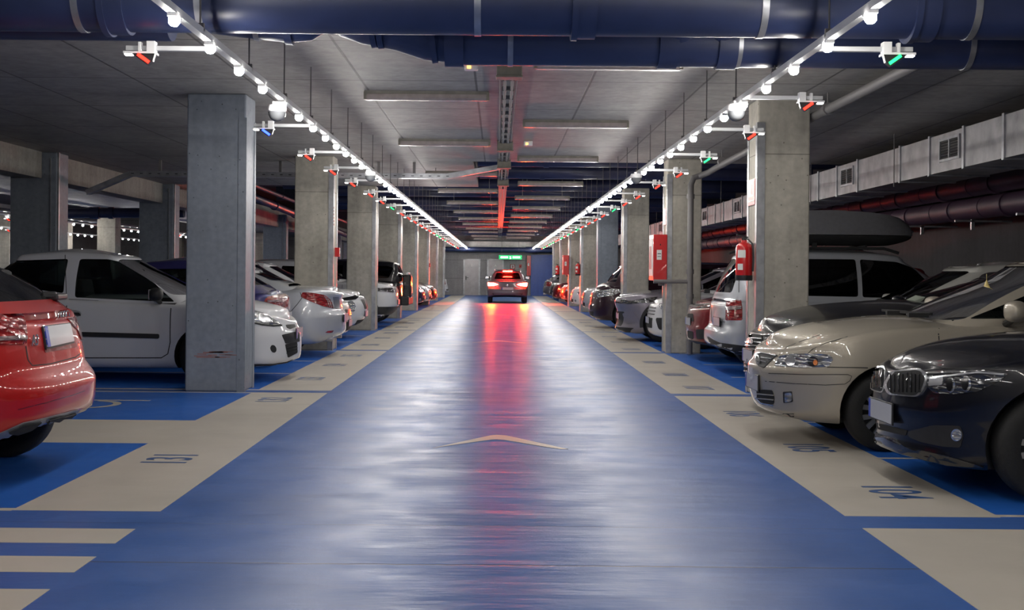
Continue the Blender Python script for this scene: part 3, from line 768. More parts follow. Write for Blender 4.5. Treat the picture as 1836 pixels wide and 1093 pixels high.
for px, py, Y, t in ((605, 452, 22.35, 'small red call point on the second left column'), (770, 475, 53.1, 'tiny red call point on a distant left column')):
    c = empty('call_point', at(px, py, Y=Y)); tag(c, t, 'call point', None); b = MB(); b.box((0, 0, 0), (.08, .12, .16)); b.build('case', 'red_paint', c, bevel=.005); b = MB(); b.box((.043, 0, 0), (.004, .07, .06)); b.build('push_plate', 'label_white', c)
# back wall things
c = empty('exit_sign', (at(915, 461, Y=74.8).x, 74.8, at(915, 461, Y=74.8).z)); tag(c, 'glowing green exit sign above the brake lit car', 'exit sign')
for q in (-.5, .5): b = MB(); b.cyl((q, 0, .1), (q, 0, 2.2), .01, 6); b.build('hanger_rod', 'conduit', c)
b = MB(); b.box((0, 0, 0), (1.34, .08, .24)); b.build('case', 'exit_green', c)
for q0, q1 in ((-.56, -.14), (.14, .56)): b = MB(); b.box2((q0, -.046, -.05), (q1, -.04, .05)); b.build('pictogram_bar', 'sign_white', c)
b = MB(); b.prism([(-.05, -.09), (.0, -.02), (-.06, .02), (.0, .06), (.05, .02), (.02, -.02), (.06, -.09)], .04, .046, Matrix.Rotation(PI / 2, 4, 'X')); b.build('pictogram', 'sign_white', c)
p = at(919, 479, Y=76.9); sign(p.x, 76.95, p.z, .3, .36, (0, 0, 0), '', 'white and dark safety sign on the back wall right of door a')
p = at(933, 477, Y=76.9); c = empty('alarm_box', (p.x, 76.92, p.z)); tag(c, 'small red alarm box on the back wall', 'alarm'); b = MB(); b.box((0, 0, 0), (.16, .1, .2)); b.build('case', 'red_paint', c, bevel=.01); b = MB(); b.lathe([(.05, 0), (.03, .02), (0, .025)], 12, Matrix.Translation((0, -.05, 0)) @ Matrix.Rotation(PI / 2, 4, 'X')); b.build('sounder', 'red_dark', c)
# ---------------- cars: a shell lofted in plan, a hollow cabin, parts laid on the shell ----------------
def interp(tab, x):
    """smooth (monotone cubic) interpolation of a table of (x, y)"""
    n = len(tab)
    if x <= tab[0][0]: return tab[0][1]
    if x >= tab[-1][0]: return tab[-1][1]
    i = 0
    while tab[i + 1][0] < x: i += 1
    def sl(j):
        return (tab[j + 1][1] - tab[j][1]) / (tab[j + 1][0] - tab[j][0])
    def tan(j):
        if j == 0: return sl(0)
        if j == n - 1: return sl(n - 2)
        a, b = sl(j - 1), sl(j)
        return 0 if a * b <= 0 else 2 * a * b / (a + b)
    h = tab[i + 1][0] - tab[i][0]; t = (x - tab[i][0]) / h
    m0, m1 = tan(i) * h, tan(i + 1) * h
    return (2 * t**3 - 3 * t**2 + 1) * tab[i][1] + (t**3 - 2 * t**2 + t) * m0 + (-2 * t**3 + 3 * t**2) * tab[i + 1][1] + (t**3 - t**2) * m1
def smst(t): t = max(0, min(1, t)); return t * t * (3 - 2 * t)

def plan_curve(d0, d1, hw, lf, lr, nf, nr, wtab=None, na=11, ns=26):
    """half outline in plan from the front centre to the rear centre: (d, y, nd, ny)"""
    P = []
    for i in range(na + 1):
        a = (i / na) * PI / 2
        P.append((d0 + lf * (1 - max(0, math.cos(a)) ** (2 / nf)), hw * math.sin(a) ** (2 / nf)))
    for i in range(1, ns): P.append((d0 + lf + (d1 - lr - d0 - lf) * i / ns, hw))
    for i in range(na, -1, -1):
        a = (i / na) * PI / 2
        P.append((d1 - lr * (1 - max(0, math.cos(a)) ** (2 / nr)), hw * math.sin(a) ** (2 / nr)))
    if wtab: P = [(d, y * interp(wtab, d)) for d, y in P]
    P[0] = (P[0][0], 0.0); P[-1] = (P[-1][0], 0.0)
    out = []
    for i, (d, y) in enumerate(P):
        a = P[max(i - 1, 0)]; b = P[min(i + 1, len(P) - 1)]
        if i == 0: a = (b[0], -b[1])
        if i == len(P) - 1: b = (a[0], -a[1])
        td, ty = b[0] - a[0], b[1] - a[1]; l = math.hypot(td, ty) or 1
        out.append((d, y, -ty / l, td / l))
    return out

def close_half(bm, rows, cyc_bottom=None):
    """rows[j][i]: grid of (d, y, z) for the +y half; mirror, stitch the centre line"""
    V = {}
    def vert(j, i, sgn):
        d, y, z = rows[j][i]
        if abs(y) < 1e-5: sgn = 0
        k = (j, i, sgn)
        if k not in V: V[k] = bm.verts.new((-d, (1 if sgn > 0 else -1) * abs(y) if sgn else 0, z))
        return V[k]
    for sgn in (1, -1):
        for j in range(len(rows) - 1):
            for i in range(len(rows[0]) - 1):
                q = [vert(j, i, sgn), vert(j, i + 1, sgn), vert(j + 1, i + 1, sgn), vert(j + 1, i, sgn)]
                u = []
                for v in q:
                    if v not in u: u.append(v)
                if len(u) > 2:
                    try: bm.faces.new(u if sgn > 0 else u[::-1])
                    except ValueError: pass
    return V

def clean_tab(t):
    t = sorted(t); o = [t[0]]
    for a in t[1:]:
        if a[0] - o[-1][0] > .02: o.append(a)
    return o
def lower_shell(c):
    """c: dict of the car's tables, all along d = distance from the nose"""
    for q in ('edge', 'mid', 'bot', 'front', 'rear', 'side'): c[q] = clean_tab(c[q])
    if 'cab' in c: c['cab']['roof'] = clean_tab(c['cab']['roof'])
    L_, W2 = c['L'], c['W'] / 2
    pc = plan_curve(0, L_, W2, c.get('lf', .6), c.get('lr', .5), c.get('nf', 2.6), c.get('nr', 3), c.get('wtab'))
    n = len(pc); NV = 16; rr_, rz_ = c.get('rr', .09), c.get('rz', .06)
    rows = []
    def z0(d): return interp(c['bot'], d)
    def z1(d): return interp(c['edge'], d)
    def pos(i, z, extra=0):
        d, y, nd, ny = pc[i]
        wf = max(0, -nd) ** 2; wr = max(0, nd) ** 2; ws = ny * ny
        ins = wf * interp(c['front'], z) + wr * interp(c['rear'], z) + ws * interp(c['side'], z) + extra
        yy = y - ny * ins
        if i in (0, n - 1): yy = 0
        return d - nd * ins, max(0, yy)
    # bottom inner row, then up the side, rounding, then the lid
    rows.append([(pc[i][0] * .94 + L_ * .03, 0, z0(pc[i][0]) + .02) for i in range(n)])
    r = []
    for i in range(n):
        z = z0(pc[i][0]); d, y = pos(i, z, .10); r.append((d, y, z + .005))
    rows.append(r)
    for j in range(NV + 1):
        r = []
        for i in range(n):
            dd = pc[i][0]; za = z0(dd) + .015; zb = z1(dd) - rz_
            z = za + (zb - za) * (j / NV); d, y = pos(i, z, .035 * (1 - min(1, j / 1.5)) ** 2); r.append((d, y, z))
        rows.append(r)
    for j in range(1, 5):
        a = j / 4 * PI / 2; r = []
        for i in range(n):
            zt = z1(pc[i][0]); z = zt - rz_ + rz_ * math.sin(a)
            d, y = pos(i, zt - rz_, rr_ * (1 - math.cos(a)) + (interp(c['side'], zt) - interp(c['side'], zt - rz_)) * math.sin(a) * .5); r.append((d, y, z))
        rows.append(r)
    E = rows[-1]; NL = 9
    sd0, sd1 = E[0][0], E[-1][0]
    for j in range(1, NL + 1):
        t = j / NL; r = []
        for i in range(n):
            d, y, z = E[i]
            sd = sd0 + (sd1 - sd0) * (i / (n - 1)) if 0 < i < n - 1 else d
            sd = d * .55 + sd * .45
            dd = d + (sd - d) * t; yy = y * (1 - t)
            k = 1 - (1 - t) ** c.get('crown', 2.2)
            r.append((dd, yy, interp(c['edge'], dd) * (1 - k) + interp(c['mid'], dd) * k if 0 < i < n - 1 else z))
        rows.append(r)
    return rows

def cabin_rows(c, ins=0.0, drop=.04):
    """upper body from the belt to the roof. cab: base (d0, d1, halfwidth), top (d0, d1, halfwidth)"""
    k = c['cab']
    b0, b1, bw = k['base']; t0, t1, tw = k['top']
    pb = plan_curve(b0 + ins * 1.6, b1 - ins * 1.2, bw - ins, k.get('bf', .35), k.get('br', .25), 2.4, 2.6, None, 10, 22)
    pt = plan_curve(t0 + ins * .6, t1 - ins * .6, tw - ins * 1.1, k.get('tf', .18), k.get('tr', .14), 2.4, 2.6, None, 10, 22)
    n = len(pb); NV = 12; rows = []; bul = k.get('bulge', .05)
    rows.append([((pb[i][0] - b0) * .9 + b0 + .1, 0, interp(c['edge'], pb[i][0]) - drop - .06) for i in range(n)])
    rr_, rz_ = .10, .07
    for j in range(NV + 1):
        t = j / NV; r = []
        for i in range(n):
            db, yb, nd, ny = pb[i]; dt, yt, nd2, ny2 = pt[i]
            zb = (interp(c['mid'], db) * nd * nd + interp(c['edge'], db) * ny * ny) - drop
            zt = interp(k['roof'], dt) - rz_ - ins
            bb = bul * math.sin(t * PI) * 1.0
            y = yb + (yt - yb) * t + ny * bb * (1 if ny * ny > .3 else 0.6)
            d = db + (dt - db) * t + nd * bb * (k.get('fb', .7) if nd < 0 else k.get('rb', .7))
            if i in (0, n - 1): y = 0
            r.append((d, max(y, 0), zb + (zt - zb) * t))
        rows.append(r)
    for j in range(1, 5):
        a = j / 4 * PI / 2; r = []
        for i in range(n):
            dt, yt, nd2, ny2 = pt[i]; zt = interp(k['roof'], dt) - ins; e = rr_ * (1 - math.cos(a))
            r.append((dt - nd2 * e, 0 if i in (0, n - 1) else max(0, yt - ny2 * e), zt - rz_ + rz_ * math.sin(a)))
        rows.append(r)
    E = rows[-1]; NL = 7; cr = k.get('crown', .045)
    for j in range(1, NL + 1):
        t = j / NL; r = []
        for i in range(n):
            d, y, z = E[i]
            sd = E[0][0] + (E[-1][0] - E[0][0]) * i / (n - 1) if 0 < i < n - 1 else d
            sd = d * .5 + sd * .5
            dd = d + (sd - d) * t
            fade = smst((dd - E[0][0]) / .5) * smst((E[-1][0] - dd) / .5)
            r.append((dd, y * (1 - t), interp(k['roof'], dd) - ins + cr * fade * (1 - (1 - t) ** 2.2)))
        rows.append(r)
    return rows

def rows_obj(rows, name):
    bm = bmesh.new(); close_half(bm, rows)
    bmesh.ops.remove_doubles(bm, verts=bm.verts, dist=1e-4)
    bmesh.ops.dissolve_degenerate(bm, edges=bm.edges, dist=1e-5)
    ed = [e for e in bm.edges if e.is_boundary]
    if ed: bmesh.ops.holes_fill(bm, edges=ed, sides=0)
    bmesh.ops.recalc_face_normals(bm, faces=bm.faces)
    me = bpy.data.meshes.new(name); bm.to_mesh(me); bm.free()
    o = bpy.data.objects.new(name, me); COL.objects.link(o); return o
def bool_cut(o, cutters):
    def bounds(me):
        return [f(v.co[k] for v in me.vertices) for k in range(3) for f in (min, max)] if me.vertices else [9] * 6
    def area(me): return sum(p.area for p in me.polygons)
    def vol(me):
        bm = bmesh.new(); bm.from_mesh(me); v = bm.calc_volume(); bm.free(); return v
    b0 = bounds(o.data); v0 = vol(o.data)
    for cu in cutters:
        m = o.modifiers.new('cut', 'BOOLEAN'); m.operation = 'DIFFERENCE'; m.solver = 'EXACT'; m.object = cu
        try: m.material_mode = 'TRANSFER'
        except Exception: pass
    dg = bpy.context.evaluated_depsgraph_get(); dg.update()
    me = bpy.data.meshes.new_from_object(o.evaluated_get(dg)); o.modifiers.clear()
    b1 = bounds(me); v1 = vol(me)
    if len(me.polygons) > 50 and all(abs(x - y) < .12 for x, y in zip(b0[:4], b1[:4])) and abs(b0[5] - b1[5]) < .03 and 0 < v1 <= v0 * (.6 if len(cutters) > 2 and cutters[0].data.materials[0] == M['interior'] else .999):
        o.data = me
        for cu in cutters: bpy.data.objects.remove(cu)
        return
    for cu in cutters:
        b0 = bounds(o.data); v0 = vol(o.data)
        for att in range(5):
            if att: cu.scale = (1 + .0013 * att, 1 - .0017 * att, 1); cu.location = (.0011 * att, .0007 * att, .0009 * att)
            m = o.modifiers.new('cut', 'BOOLEAN'); m.operation = 'DIFFERENCE'; m.solver = 'EXACT'; m.object = cu
            try: m.material_mode = 'TRANSFER'
            except Exception: pass
            dg = bpy.context.evaluated_depsgraph_get(); dg.update()
            me = bpy.data.meshes.new_from_object(o.evaluated_get(dg)); o.modifiers.clear()
            b1 = bounds(me); v1 = vol(me)
            ok = len(me.polygons) > 50 and all(abs(x - y) < .12 for x, y in zip(b0[:4], b1[:4])) and abs(b0[5] - b1[5]) < .03 and 0 < v1 <= v0 * 1.001
            if ok: o.data = me; break
            print('BOOL RETRY', o.name, cu.name, att, len(me.polygons), round(v0, 3), round(v1, 3))
    for cu in cutters: bpy.data.objects.remove(cu)
def prism_obj(poly, a0, a1, axis, mat):
    """poly given in (d, z) when axis is 'y', in (y, z) when axis is 'x'"""
    b = MB(); n = len(poly)
    def pt(p, a): return (-p[0], a, p[1]) if axis == 'y' else (-a, p[0], p[1])
    A = [b.bm.verts.new(pt(p, a0)) for p in poly]; B = [b.bm.verts.new(pt(p, a1)) for p in poly]
    b.bm.faces.new(A); b.bm.faces.new(B[::-1])
    for k in range(n): b.bm.faces.new((A[k], B[k], B[(k + 1) % n], A[(k + 1) % n]))
    return b.build('cutter', mat)
def rounded(poly, r=.03, n=4, closed=True):
    """round the corners of a polygon"""
    out = []; m = len(poly)
    for i in range(m):
        p = Vector(poly[i]).to_2d(); a = Vector(poly[i - 1]).to_2d(); b = Vector(poly[(i + 1) % m]).to_2d()
        u, v = (a - p), (b - p); lu, lv = u.length, v.length
        if lu < 1e-6 or lv < 1e-6: continue
        q = min(r, lu * .45, lv * .45); s = p + u / lu * q; e = p + v / lv * q
        for k in range(n + 1):
            t = k / n; out.append(tuple(s * (1 - t) ** 2 + p * 2 * t * (1 - t) + e * t * t))
    return out
def clip_cell(poly, x0, x1, y0, y1):
    def cl(P, ax, v, keep):
        o = []
        for i in range(len(P)):
            a, b = P[i - 1], P[i]; ia, ib = keep(a[ax]), keep(b[ax])
            if ia != ib:
                t = (v - a[ax]) / (b[ax] - a[ax]); q = [a[0] + (b[0] - a[0]) * t, a[1] + (b[1] - a[1]) * t]; q[ax] = v; o.append(tuple(q))
            if ib: o.append(b)
        return o
    for ax, v, s in ((0, x0, 1), (0, x1, -1), (1, y0, 1), (1, y1, -1)):
        poly = cl(poly, ax, v, (lambda c, v=v, s=s: (c - v) * s >= -1e-9))
        if len(poly) < 3: return []
    return poly
def poly_grid(poly, cell):
    xs = [p[0] for p in poly]; ys = [p[1] for p in poly]
    nx = max(1, int(math.ceil((max(xs) - min(xs)) / cell))); ny = max(1, int(math.ceil((max(ys) - min(ys)) / cell)))
    dx, dy = (max(xs) - min(xs)) / nx, (max(ys) - min(ys)) / ny
    for i in range(nx):
        for j in range(ny):
            f = clip_cell([tuple(p) for p in poly], min(xs) + i * dx, min(xs) + (i + 1) * dx, min(ys) + j * dy, min(ys) + (j + 1) * dy)
            g = []
            for p in f:
                if not g or (abs(p[0] - g[-1][0]) + abs(p[1] - g[-1][1])) > 1e-7: g.append(p)
            if len(g) > 2: yield g
def strip(pts, w):
    """polygon of a thin line along pts"""
    pts = [Vector(p).to_2d() for p in pts]; A, B = [], []
    for i, p in enumerate(pts):
        t = (pts[min(i + 1, len(pts) - 1)] - pts[max(i - 1, 0)]).normalized(); n = Vector((-t.y, t.x)) * w / 2
        A.append(tuple(p + n)); B.append(tuple(p - n))
    return A + B[::-1]
def ell(cx, cy, rx, ry, n=20, rot=0):
    return [(cx + rx * math.cos(a) * math.cos(rot) - ry * math.sin(a) * math.sin(rot), cy + rx * math.cos(a) * math.sin(rot) + ry * math.sin(a) * math.cos(rot)) for a in [k * 2 * PI / n for k in range(n)]]

class Car:
    """built in its own frame: origin on the ground at the middle of the nose, nose towards +X (d runs to -X)"""
    def __init__(s, kind, loc, face, spec, paint, label, category='car', yaw=0, glass='glass', group=None):
        s.c = spec; s.paint = paint
        rz = (0 if face > 0 else PI) + yaw
        s.root = empty(kind, loc, rz); tag(s.root, label, category, group)
        s.mw = Matrix.Translation(Vector(loc)) @ Matrix.Rotation(rz, 4, 'Z'); s.inv = s.mw.inverted()
        s.campos = s.inv @ Vector((0, 0, H)); s.glassm = glass
        c = spec
        # body shell with wheel arches
        body = rows_obj(lower_shell(c), 'body'); body.data.materials.append(M[paint])
        s.bvh_body = s.bvh(body)
        cut = []
        for wd in c['wheels']:
            b = MB(); b.cyl((-wd, -c['W'], c['wr'] + .01), (-wd, -c['W'] / 2 + .28, c['wr'] + .01), c['wr'] + c.get('gap', .055), 36)
            b.cyl((-wd, c['W'] / 2 - .28, c['wr'] + .01), (-wd, c['W'], c['wr'] + .01), c['wr'] + c.get('gap', .055), 36)
            cut.append(b.build('cutter', 'matte_black'))
        bool_cut(body, cut)
        body.data.polygons.foreach_set('use_smooth', [True] * len(body.data.polygons)); body.data.set_sharp_from_angle(angle=math.radians(38))
        body.parent = s.root; s.body = body
        # cabin
        if 'cab' in c:
            cab = rows_obj(cabin_rows(c), 'cabin'); cab.data.materials.append(M[paint])
            s.bvh_cab = s.bvh(cab)
            k = c['cab']; inner = rows_obj(cabin_rows(c, .055, .0), 'cutter'); inner.data.materials.append(M['interior'])
            cutters = [inner]; s.win = []
            if 'sidewin' in k:
                for p in k['sidewin']:
                    p = rounded(p, .035); s.win.append(('side', p)); cutters.append(prism_obj(p, -1.3, 1.3, 'y', 'matte_black'))
            if 'ws' in k:
                p = rounded(k['ws'], .06); s.win.append(('front', p)); cutters.append(prism_obj(p, k['base'][0] - .5, k.get('wscut', k['top'][0] + .25), 'x', 'matte_black'))
            if 'rw' in k:
                p = rounded(k['rw'], .06); s.win.append(('back', p)); cutters.append(prism_obj(p, k.get('rwcut', k['top'][1] - .2), k['base'][1] + .5, 'x', 'matte_black'))
            bool_cut(cab, cutters)
            cab.data.polygons.foreach_set('use_smooth', [True] * len(cab.data.polygons)); cab.data.set_sharp_from_angle(angle=math.radians(30))
            cab.parent = s.root; s.cab = cab
            for kind_, p in s.win:
                if kind_ == 'side':
                    for sg in (1, -1): s.side_patch('side_window', p, glass, .16, cab=True, off=-.006, thick=0, sides=(sg,))
                else: s.end_patch('windscreen' if kind_ == 'front' else 'rear_window', p, glass, .12, kind_ == 'front', cab=True, off=-.006, thick=0)
            if c.get('inside', True): s.interior()
        s.wheels()
    def bvh(s, o):
        bm = bmesh.new(); bm.from_mesh(o.data); b = BVHTree.FromBMesh(bm, epsilon=1e-6); bm.free(); return b
    # --- laying a polygon on the shell
    def lay(s, name, poly, mat, cell, orig, direc, tree, off, thick, mirror=None, parent=None, fallback=1):
        bm = bmesh.new(); cache = {}
        def hit(p):
            k = (round(p[0], 6), round(p[1], 6))
            if k in cache: return cache[k]
            o, d = orig(p), direc(p); loc, nor, _, _ = tree.ray_cast(o, d)
            if loc is None:
                if not fallback: cache[k] = None; return None
                q = o + d * s._last if s._last else o + d * 2
                loc, nor, _, _ = tree.find_nearest(q)
            else: s._last = (loc - o).length
            if nor.dot(d) > 0: nor = -nor
            cache[k] = (bm.verts.new(loc + nor * off), nor); return cache[k]
        s._last = 0
        for f in poly_grid(poly, cell):
            h = [hit(p) for p in f]
            if any(x is None for x in h): continue
            vs = []
            for v, _ in h:
                if v not in vs: vs.append(v)
            if len(vs) > 2:
                try: bm.faces.new(vs)
                except ValueError: pass
        nrm = {v: n for v, n in (x for x in cache.values() if x)}
        if thick and bm.faces:
            bnd = [e for e in bm.edges if e.is_boundary]; dup = {}
            for e in bnd:
                for v in e.verts:
                    if v not in dup: dup[v] = bm.verts.new(v.co - nrm[v] * thick)
            for e in bnd:
                try: bm.faces.new((e.verts[0], e.verts[1], dup[e.verts[1]], dup[e.verts[0]]))
                except ValueError: pass
        if mirror:
            g = bmesh.ops.duplicate(bm, geom=bm.verts[:] + bm.edges[:] + bm.faces[:])
            for v in g['geom']:
                if isinstance(v, bmesh.types.BMVert): v.co.y *= -1
        bmesh.ops.remove_doubles(bm, verts=bm.verts, dist=1e-5)
        bmesh.ops.recalc_face_normals(bm, faces=bm.faces)
        # outward for open sheets
        me = bpy.data.meshes.new(name); bm.to_mesh(me); bm.free()
        me.materials.append(M[mat] if isinstance(mat, str) else mat)
        me.polygons.foreach_set('use_smooth', [True] * len(me.polygons)); me.set_sharp_from_angle(angle=math.radians(40))
        o = bpy.data.objects.new(name, me); COL.objects.link(o); o.parent = parent or s.root
        return o
    def side_patch(s, name, poly, mat, cell=.08, cab=False, off=.004, thick=.012, sides=(1, -1), parent=None):
        """poly in (d, z) seen from the side"""
        out = []
        for sg in sides:
            out.append(s.lay(name, poly, mat, cell, lambda p: Vector((-p[0], sg * 2.0, p[1])), lambda p: Vector((0, -sg, 0)), s.bvh_cab if cab else s.bvh_body, off, thick, parent=parent))
        return out
    def end_patch(s, name, poly, mat, cell=.08, front=True, cab=False, off=.004, thick=.012, parent=None, mirror=False):
        """poly in (y, z) seen from the front or the rear"""
        sx = 1 if front else -1
        x0 = 2.0 if front else -s.c['L'] - 2
        r = [s.lay(name, poly, mat, cell, lambda p: Vector((x0, p[0], p[1])), lambda p: Vector((-sx, 0, 0)), s.bvh_cab if cab else s.bvh_body, off, thick, parent=parent)]
        if mirror:
            q = [(-y, z) for y, z in poly]
            r.append(s.lay(name, q, mat, cell, lambda p: Vector((x0, p[0], p[1])), lambda p: Vector((-sx, 0, 0)), s.bvh_cab if cab else s.bvh_body, off, thick, parent=parent))
        return r
    def diag_patch(s, name, poly, mat, cell=.06, front=True, ang=45, off=.004, thick=.012, parent=None):
        """poly in (u, z), u = distance along the diagonal from the corner, + to the flank; laid at both corners"""
        out = []
        a = math.radians(ang)
        for sg in (1, -1):
            L_, W2 = s.c['L'], s.c['W'] / 2
            c0 = Vector((0 if front else -L_, sg * W2, 0)); fx = 1 if front else -1
            dr = Vector((-fx * math.cos(a), -sg * math.sin(a), 0)); tg = Vector((-fx * math.sin(a), sg * math.cos(a), 0))
            out.append(s.lay(name, poly, mat, cell, lambda p: c0 + tg * p[0] - dr * 2 + Vector((0, 0, p[1])), lambda p: dr, s.bvh_body, off, thick, parent=parent))
        return out
    def px_patch(s, name, poly, mat, cell=.05, cab=False, off=.004, thick=.01, parent=None, twin=False):
        """outline given in photograph pixels, laid on the shell where it is seen; twin adds the matching one on the other side"""
        R = s.inv.to_3x3(); tree = s.bvh_cab if cab else s.bvh_body
        dist = s.campos.length
        cellpx = cell / dist * F
        o = s.lay(name, poly, mat, cellpx, lambda p: s.campos, lambda p: (R @ ray(*p)).normalized(), tree, off, thick, parent=parent)
        if twin:
            me = o.data.copy()
            for v in me.vertices: v.co.y *= -1
            me.flip_normals(); t = bpy.data.objects.new(name, me); COL.objects.link(t); t.parent = o.parent
            return [o, t]
        return [o]
    def pxpos(s, px, py, cab=False):
        R = s.inv.to_3x3(); d = (R @ ray(px, py)).normalized(); tree = s.bvh_cab if cab else s.bvh_body
        loc, nor, _, _ = tree.ray_cast(s.campos, d)
        if loc is None: loc, nor, _, _ = tree.find_nearest(s.campos + d * s.campos.length)
        return loc, nor
    def side_y(s, d, z):
        loc, *_ = s.bvh_body.ray_cast(Vector((-d, 2, z)), Vector((0, -1, 0)))
        return loc.y if loc else s.c['W'] / 2
    def front_x(s, y, z, front=True):
        if front: loc, *_ = s.bvh_body.ray_cast(Vector((2, y, z)), Vector((-1, 0, 0)))
        else: loc, *_ = s.bvh_body.ray_cast(Vector((-s.c['L'] - 2, y, z)), Vector((1, 0, 0)))
        return loc.x if loc else (0 if front else -s.c['L'])
    def wheels(s):
        c = s.c; r = c['wr']; tw = .2
        key = ('wheel', r, c.get('rim', 'alloy'))
        for wd in c['wheels']:
            for sg in (1, -1):
                y = sg * (min(s.side_y(wd, r * 2 + .08), c['W'] / 2) - .025)
                if key not in WH:
                    b = MB(); b.lathe([(r * .62, -.10), (r * .74, -.105), (r * .93, -.10), (r * .99, -.075), (r, -.03), (r, .03), (r * .99, .075), (r * .93, .10), (r * .74, .105), (r * .62, .10), (r * .62, -.10)], 40, Matrix.Rotation(PI / 2, 4, 'X'))
                    t = b.build('t', 'tyre', None, True, angle=60); m1 = t.data; bpy.data.objects.remove(t)
                    b = MB(); b.lathe([(r * .64, -.1), (r * .64, .07), (r * .60, .09), (r * .60, .02), (0, .02)], 40, Matrix.Rotation(-PI / 2, 4, 'X'))
                    b.mi = 1
                    for q in range(c.get('spokes', 7)):
                        a = q * 2 * PI / c.get('spokes', 7); R = Matrix.Rotation(a, 4, 'Y')
                        for wv in (-.022, .022):
                            b.prism([(r * .1, wv - .014), (r * .61, wv * 1.9 - .02), (r * .61, wv * 1.9 + .02), (r * .1, wv + .014)], -.09, -.065, R @ Matrix.Rotation(PI / 2, 4, 'X') @ Matrix.Diagonal((1, 1, 1, 1)))
                    b.lathe([(r * .17, .06), (r * .17, .095), (0, .10)], 20, Matrix.Rotation(-PI / 2, 4, 'X'))
                    t = b.build('t', ['rim_dark', 'alloy'], None, True, angle=30); m2 = t.data; bpy.data.objects.remove(t)
                    WH[key] = (m1, m2)
                m1, m2 = WH[key]
                w_ = bpy.data.objects.new('wheel', m1); COL.objects.link(w_); w_.parent = s.root
                w_.location = (-wd, y - sg * .105, r)
                if sg < 0: w_.rotation_euler = (0, 0, PI)
                q = bpy.data.objects.new('rim', m2); COL.objects.link(q); q.parent = w_
    def interior(s):
        c = s.c; k = c['cab']; b0, b1, bw = k['base']; t0, t1, tw = k['top']
        zb = interp(c['edge'], (b0 + b1) / 2)
        b = MB()
        b.box2((-b0 - .55, -bw + .12, zb - .06), (-b0 - .2, bw - .12, zb + .02)); b.box2((-b1 + .35, -bw + .12, zb - .06), (-b0 - .5, bw - .12, zb + .004))
        b.build('dashboard', 'interior', s.root, bevel=.01)
        rf = interp(k['roof'], (t0 + t1) / 2)
        ws = t0 + .55
        sb = MB()
        for dd, nseat in ((ws, (-.37, .37)), (ws + .95, (-.37, .37))):
            if dd > t1 + .05: continue
            for y in nseat:
                sb = MB(); hh = min(rf - zb - .1, .42)
                R = Matrix.Rotation(-.2, 3, 'Y')
                sb.box((-dd, y, zb + hh * .25), (.12, .46, hh * .62), R); sb.box((-dd - .08, y, zb + hh * .78), (.09, .26, hh * .32), R)
                sb.build('seat', 'seat_fabric', s.root, bevel=.03)
        wx = -(b0 + .72); sb = MB()
        pts = [(wx + .1 * math.sin(a), .37 + .18 * math.cos(a), zb + .03 + .13 * math.sin(a)) for a in [q * 2 * PI / 16 for q in range(17)]]
        sb.tube(pts, .014, 6, False); sb.build('steering_wheel', 'matte_black', s.root, True)
    # --- ready parts
    def mirrors(s, d, z, mat=None, size=(.13, .2, .14)):
        for sg in (1, -1):
            y = s.side_y(d, z - .12)
            b = MB(); bm = b.bm
            r = bmesh.ops.create_icosphere(bm, subdivisions=3, radius=.5)
            for v in r['verts']:
                v.co = Vector((math.copysign(abs(v.co.x * 2) ** .7 / 2, v.co.x) * size[0], math.copysign(abs(v.co.y * 2) ** .75 / 2, v.co.y) * size[1], math.copysign(abs(v.co.z * 2) ** .75 / 2, v.co.z) * size[2]))
                v.co += Vector((-d, sg * (y + size[1] * .45), z + size[2] * .3))
            m = b.build('wing_mirror', mat or s.paint, s.root, True, angle=80)
            b = MB(); b.tube([(-d + .01, sg * (y - .06), z - .05), (-d, sg * (y + .03), z - .02), (-d, sg * (y + .08), z + .0)], [.03, .025, .03], 8); b.build('mirror_stalk', 'black_plastic', m, True)
            b = MB(); b.box((-d - size[0] * .46, sg * (y + size[1] * .45), z + size[2] * .3), (.012, size[1] * .8, size[2] * .75)); b.build('mirror_glass', 'chrome', m, bevel=.004)
    def plate(s, z, front=True, y=0, w_=.52, h=.11, tilt=0, strip_=True, push=0):
        x = s.front_x(y, z, front); sx = 1 if front else -1
        x = max(x, s.front_x(y + w_ * .5, z, front), s.front_x(y - w_ * .5, z, front)) if front else min(x, s.front_x(y + w_ * .5, z, False))
        x += sx * push
        R = Matrix.Rotation(tilt * sx, 3, 'Y')
        b = MB(); b.box((x + sx * .012, y, z), (.012, w_ + .02, h + .02), R); p = b.build('number_plate_holder', 'black_plastic', s.root, bevel=.004)
        b = MB(); b.box((x + sx * .0195, y, z), (.004, w_, h), R); b.build('number_plate', 'plate_white', p)
        if strip_: b = MB(); b.box((x + sx * .0215, y + (w_ / 2 - .02) * (-1 if front else 1) * 1, z), (.003, .04, h), R); b.build('country_strip', 'plate_blue', p)
        return p
WH = {}
def paint(name, col, metallic=0.0, rough=.28, coat=1.0):
    M[name] = simple(name, col, rough + .12, metallic, coat, coatr=.012, spec=.3); return name
M['interior'] = simple('interior', (.02, .02, .021, 1), .8)
M['seat_fabric'] = simple('seat_fabric', (.03, .03, .032, 1), .9)
M['tyre'] = simple('tyre', (.012, .012, .012, 1), .75, bump=.3, scale=60)
M['alloy'] = simple('alloy', (.55, .56, .58, 1), .28, .85)
M['rim_dark'] = simple('rim_dark', (.04, .04, .045, 1), .5, .3)
M['chrome'] = simple('chrome', (.62, .63, .66, 1), .18, .85)
M['trim_black'] = simple('trim_black', (.018, .018, .02, 1), .55, noise=.2)
M['gloss_black'] = simple('gloss_black', (.01, .01, .012, 1), .15, coat=1)
M['plate_white'] = simple('plate_white', (.42, .43, .46, 1), .35)
M['plate_blue'] = simple('plate_blue', (.03, .06, .4, 1), .4)
M['seam'] = simple('seam', (.012, .012, .014, 1), .6)
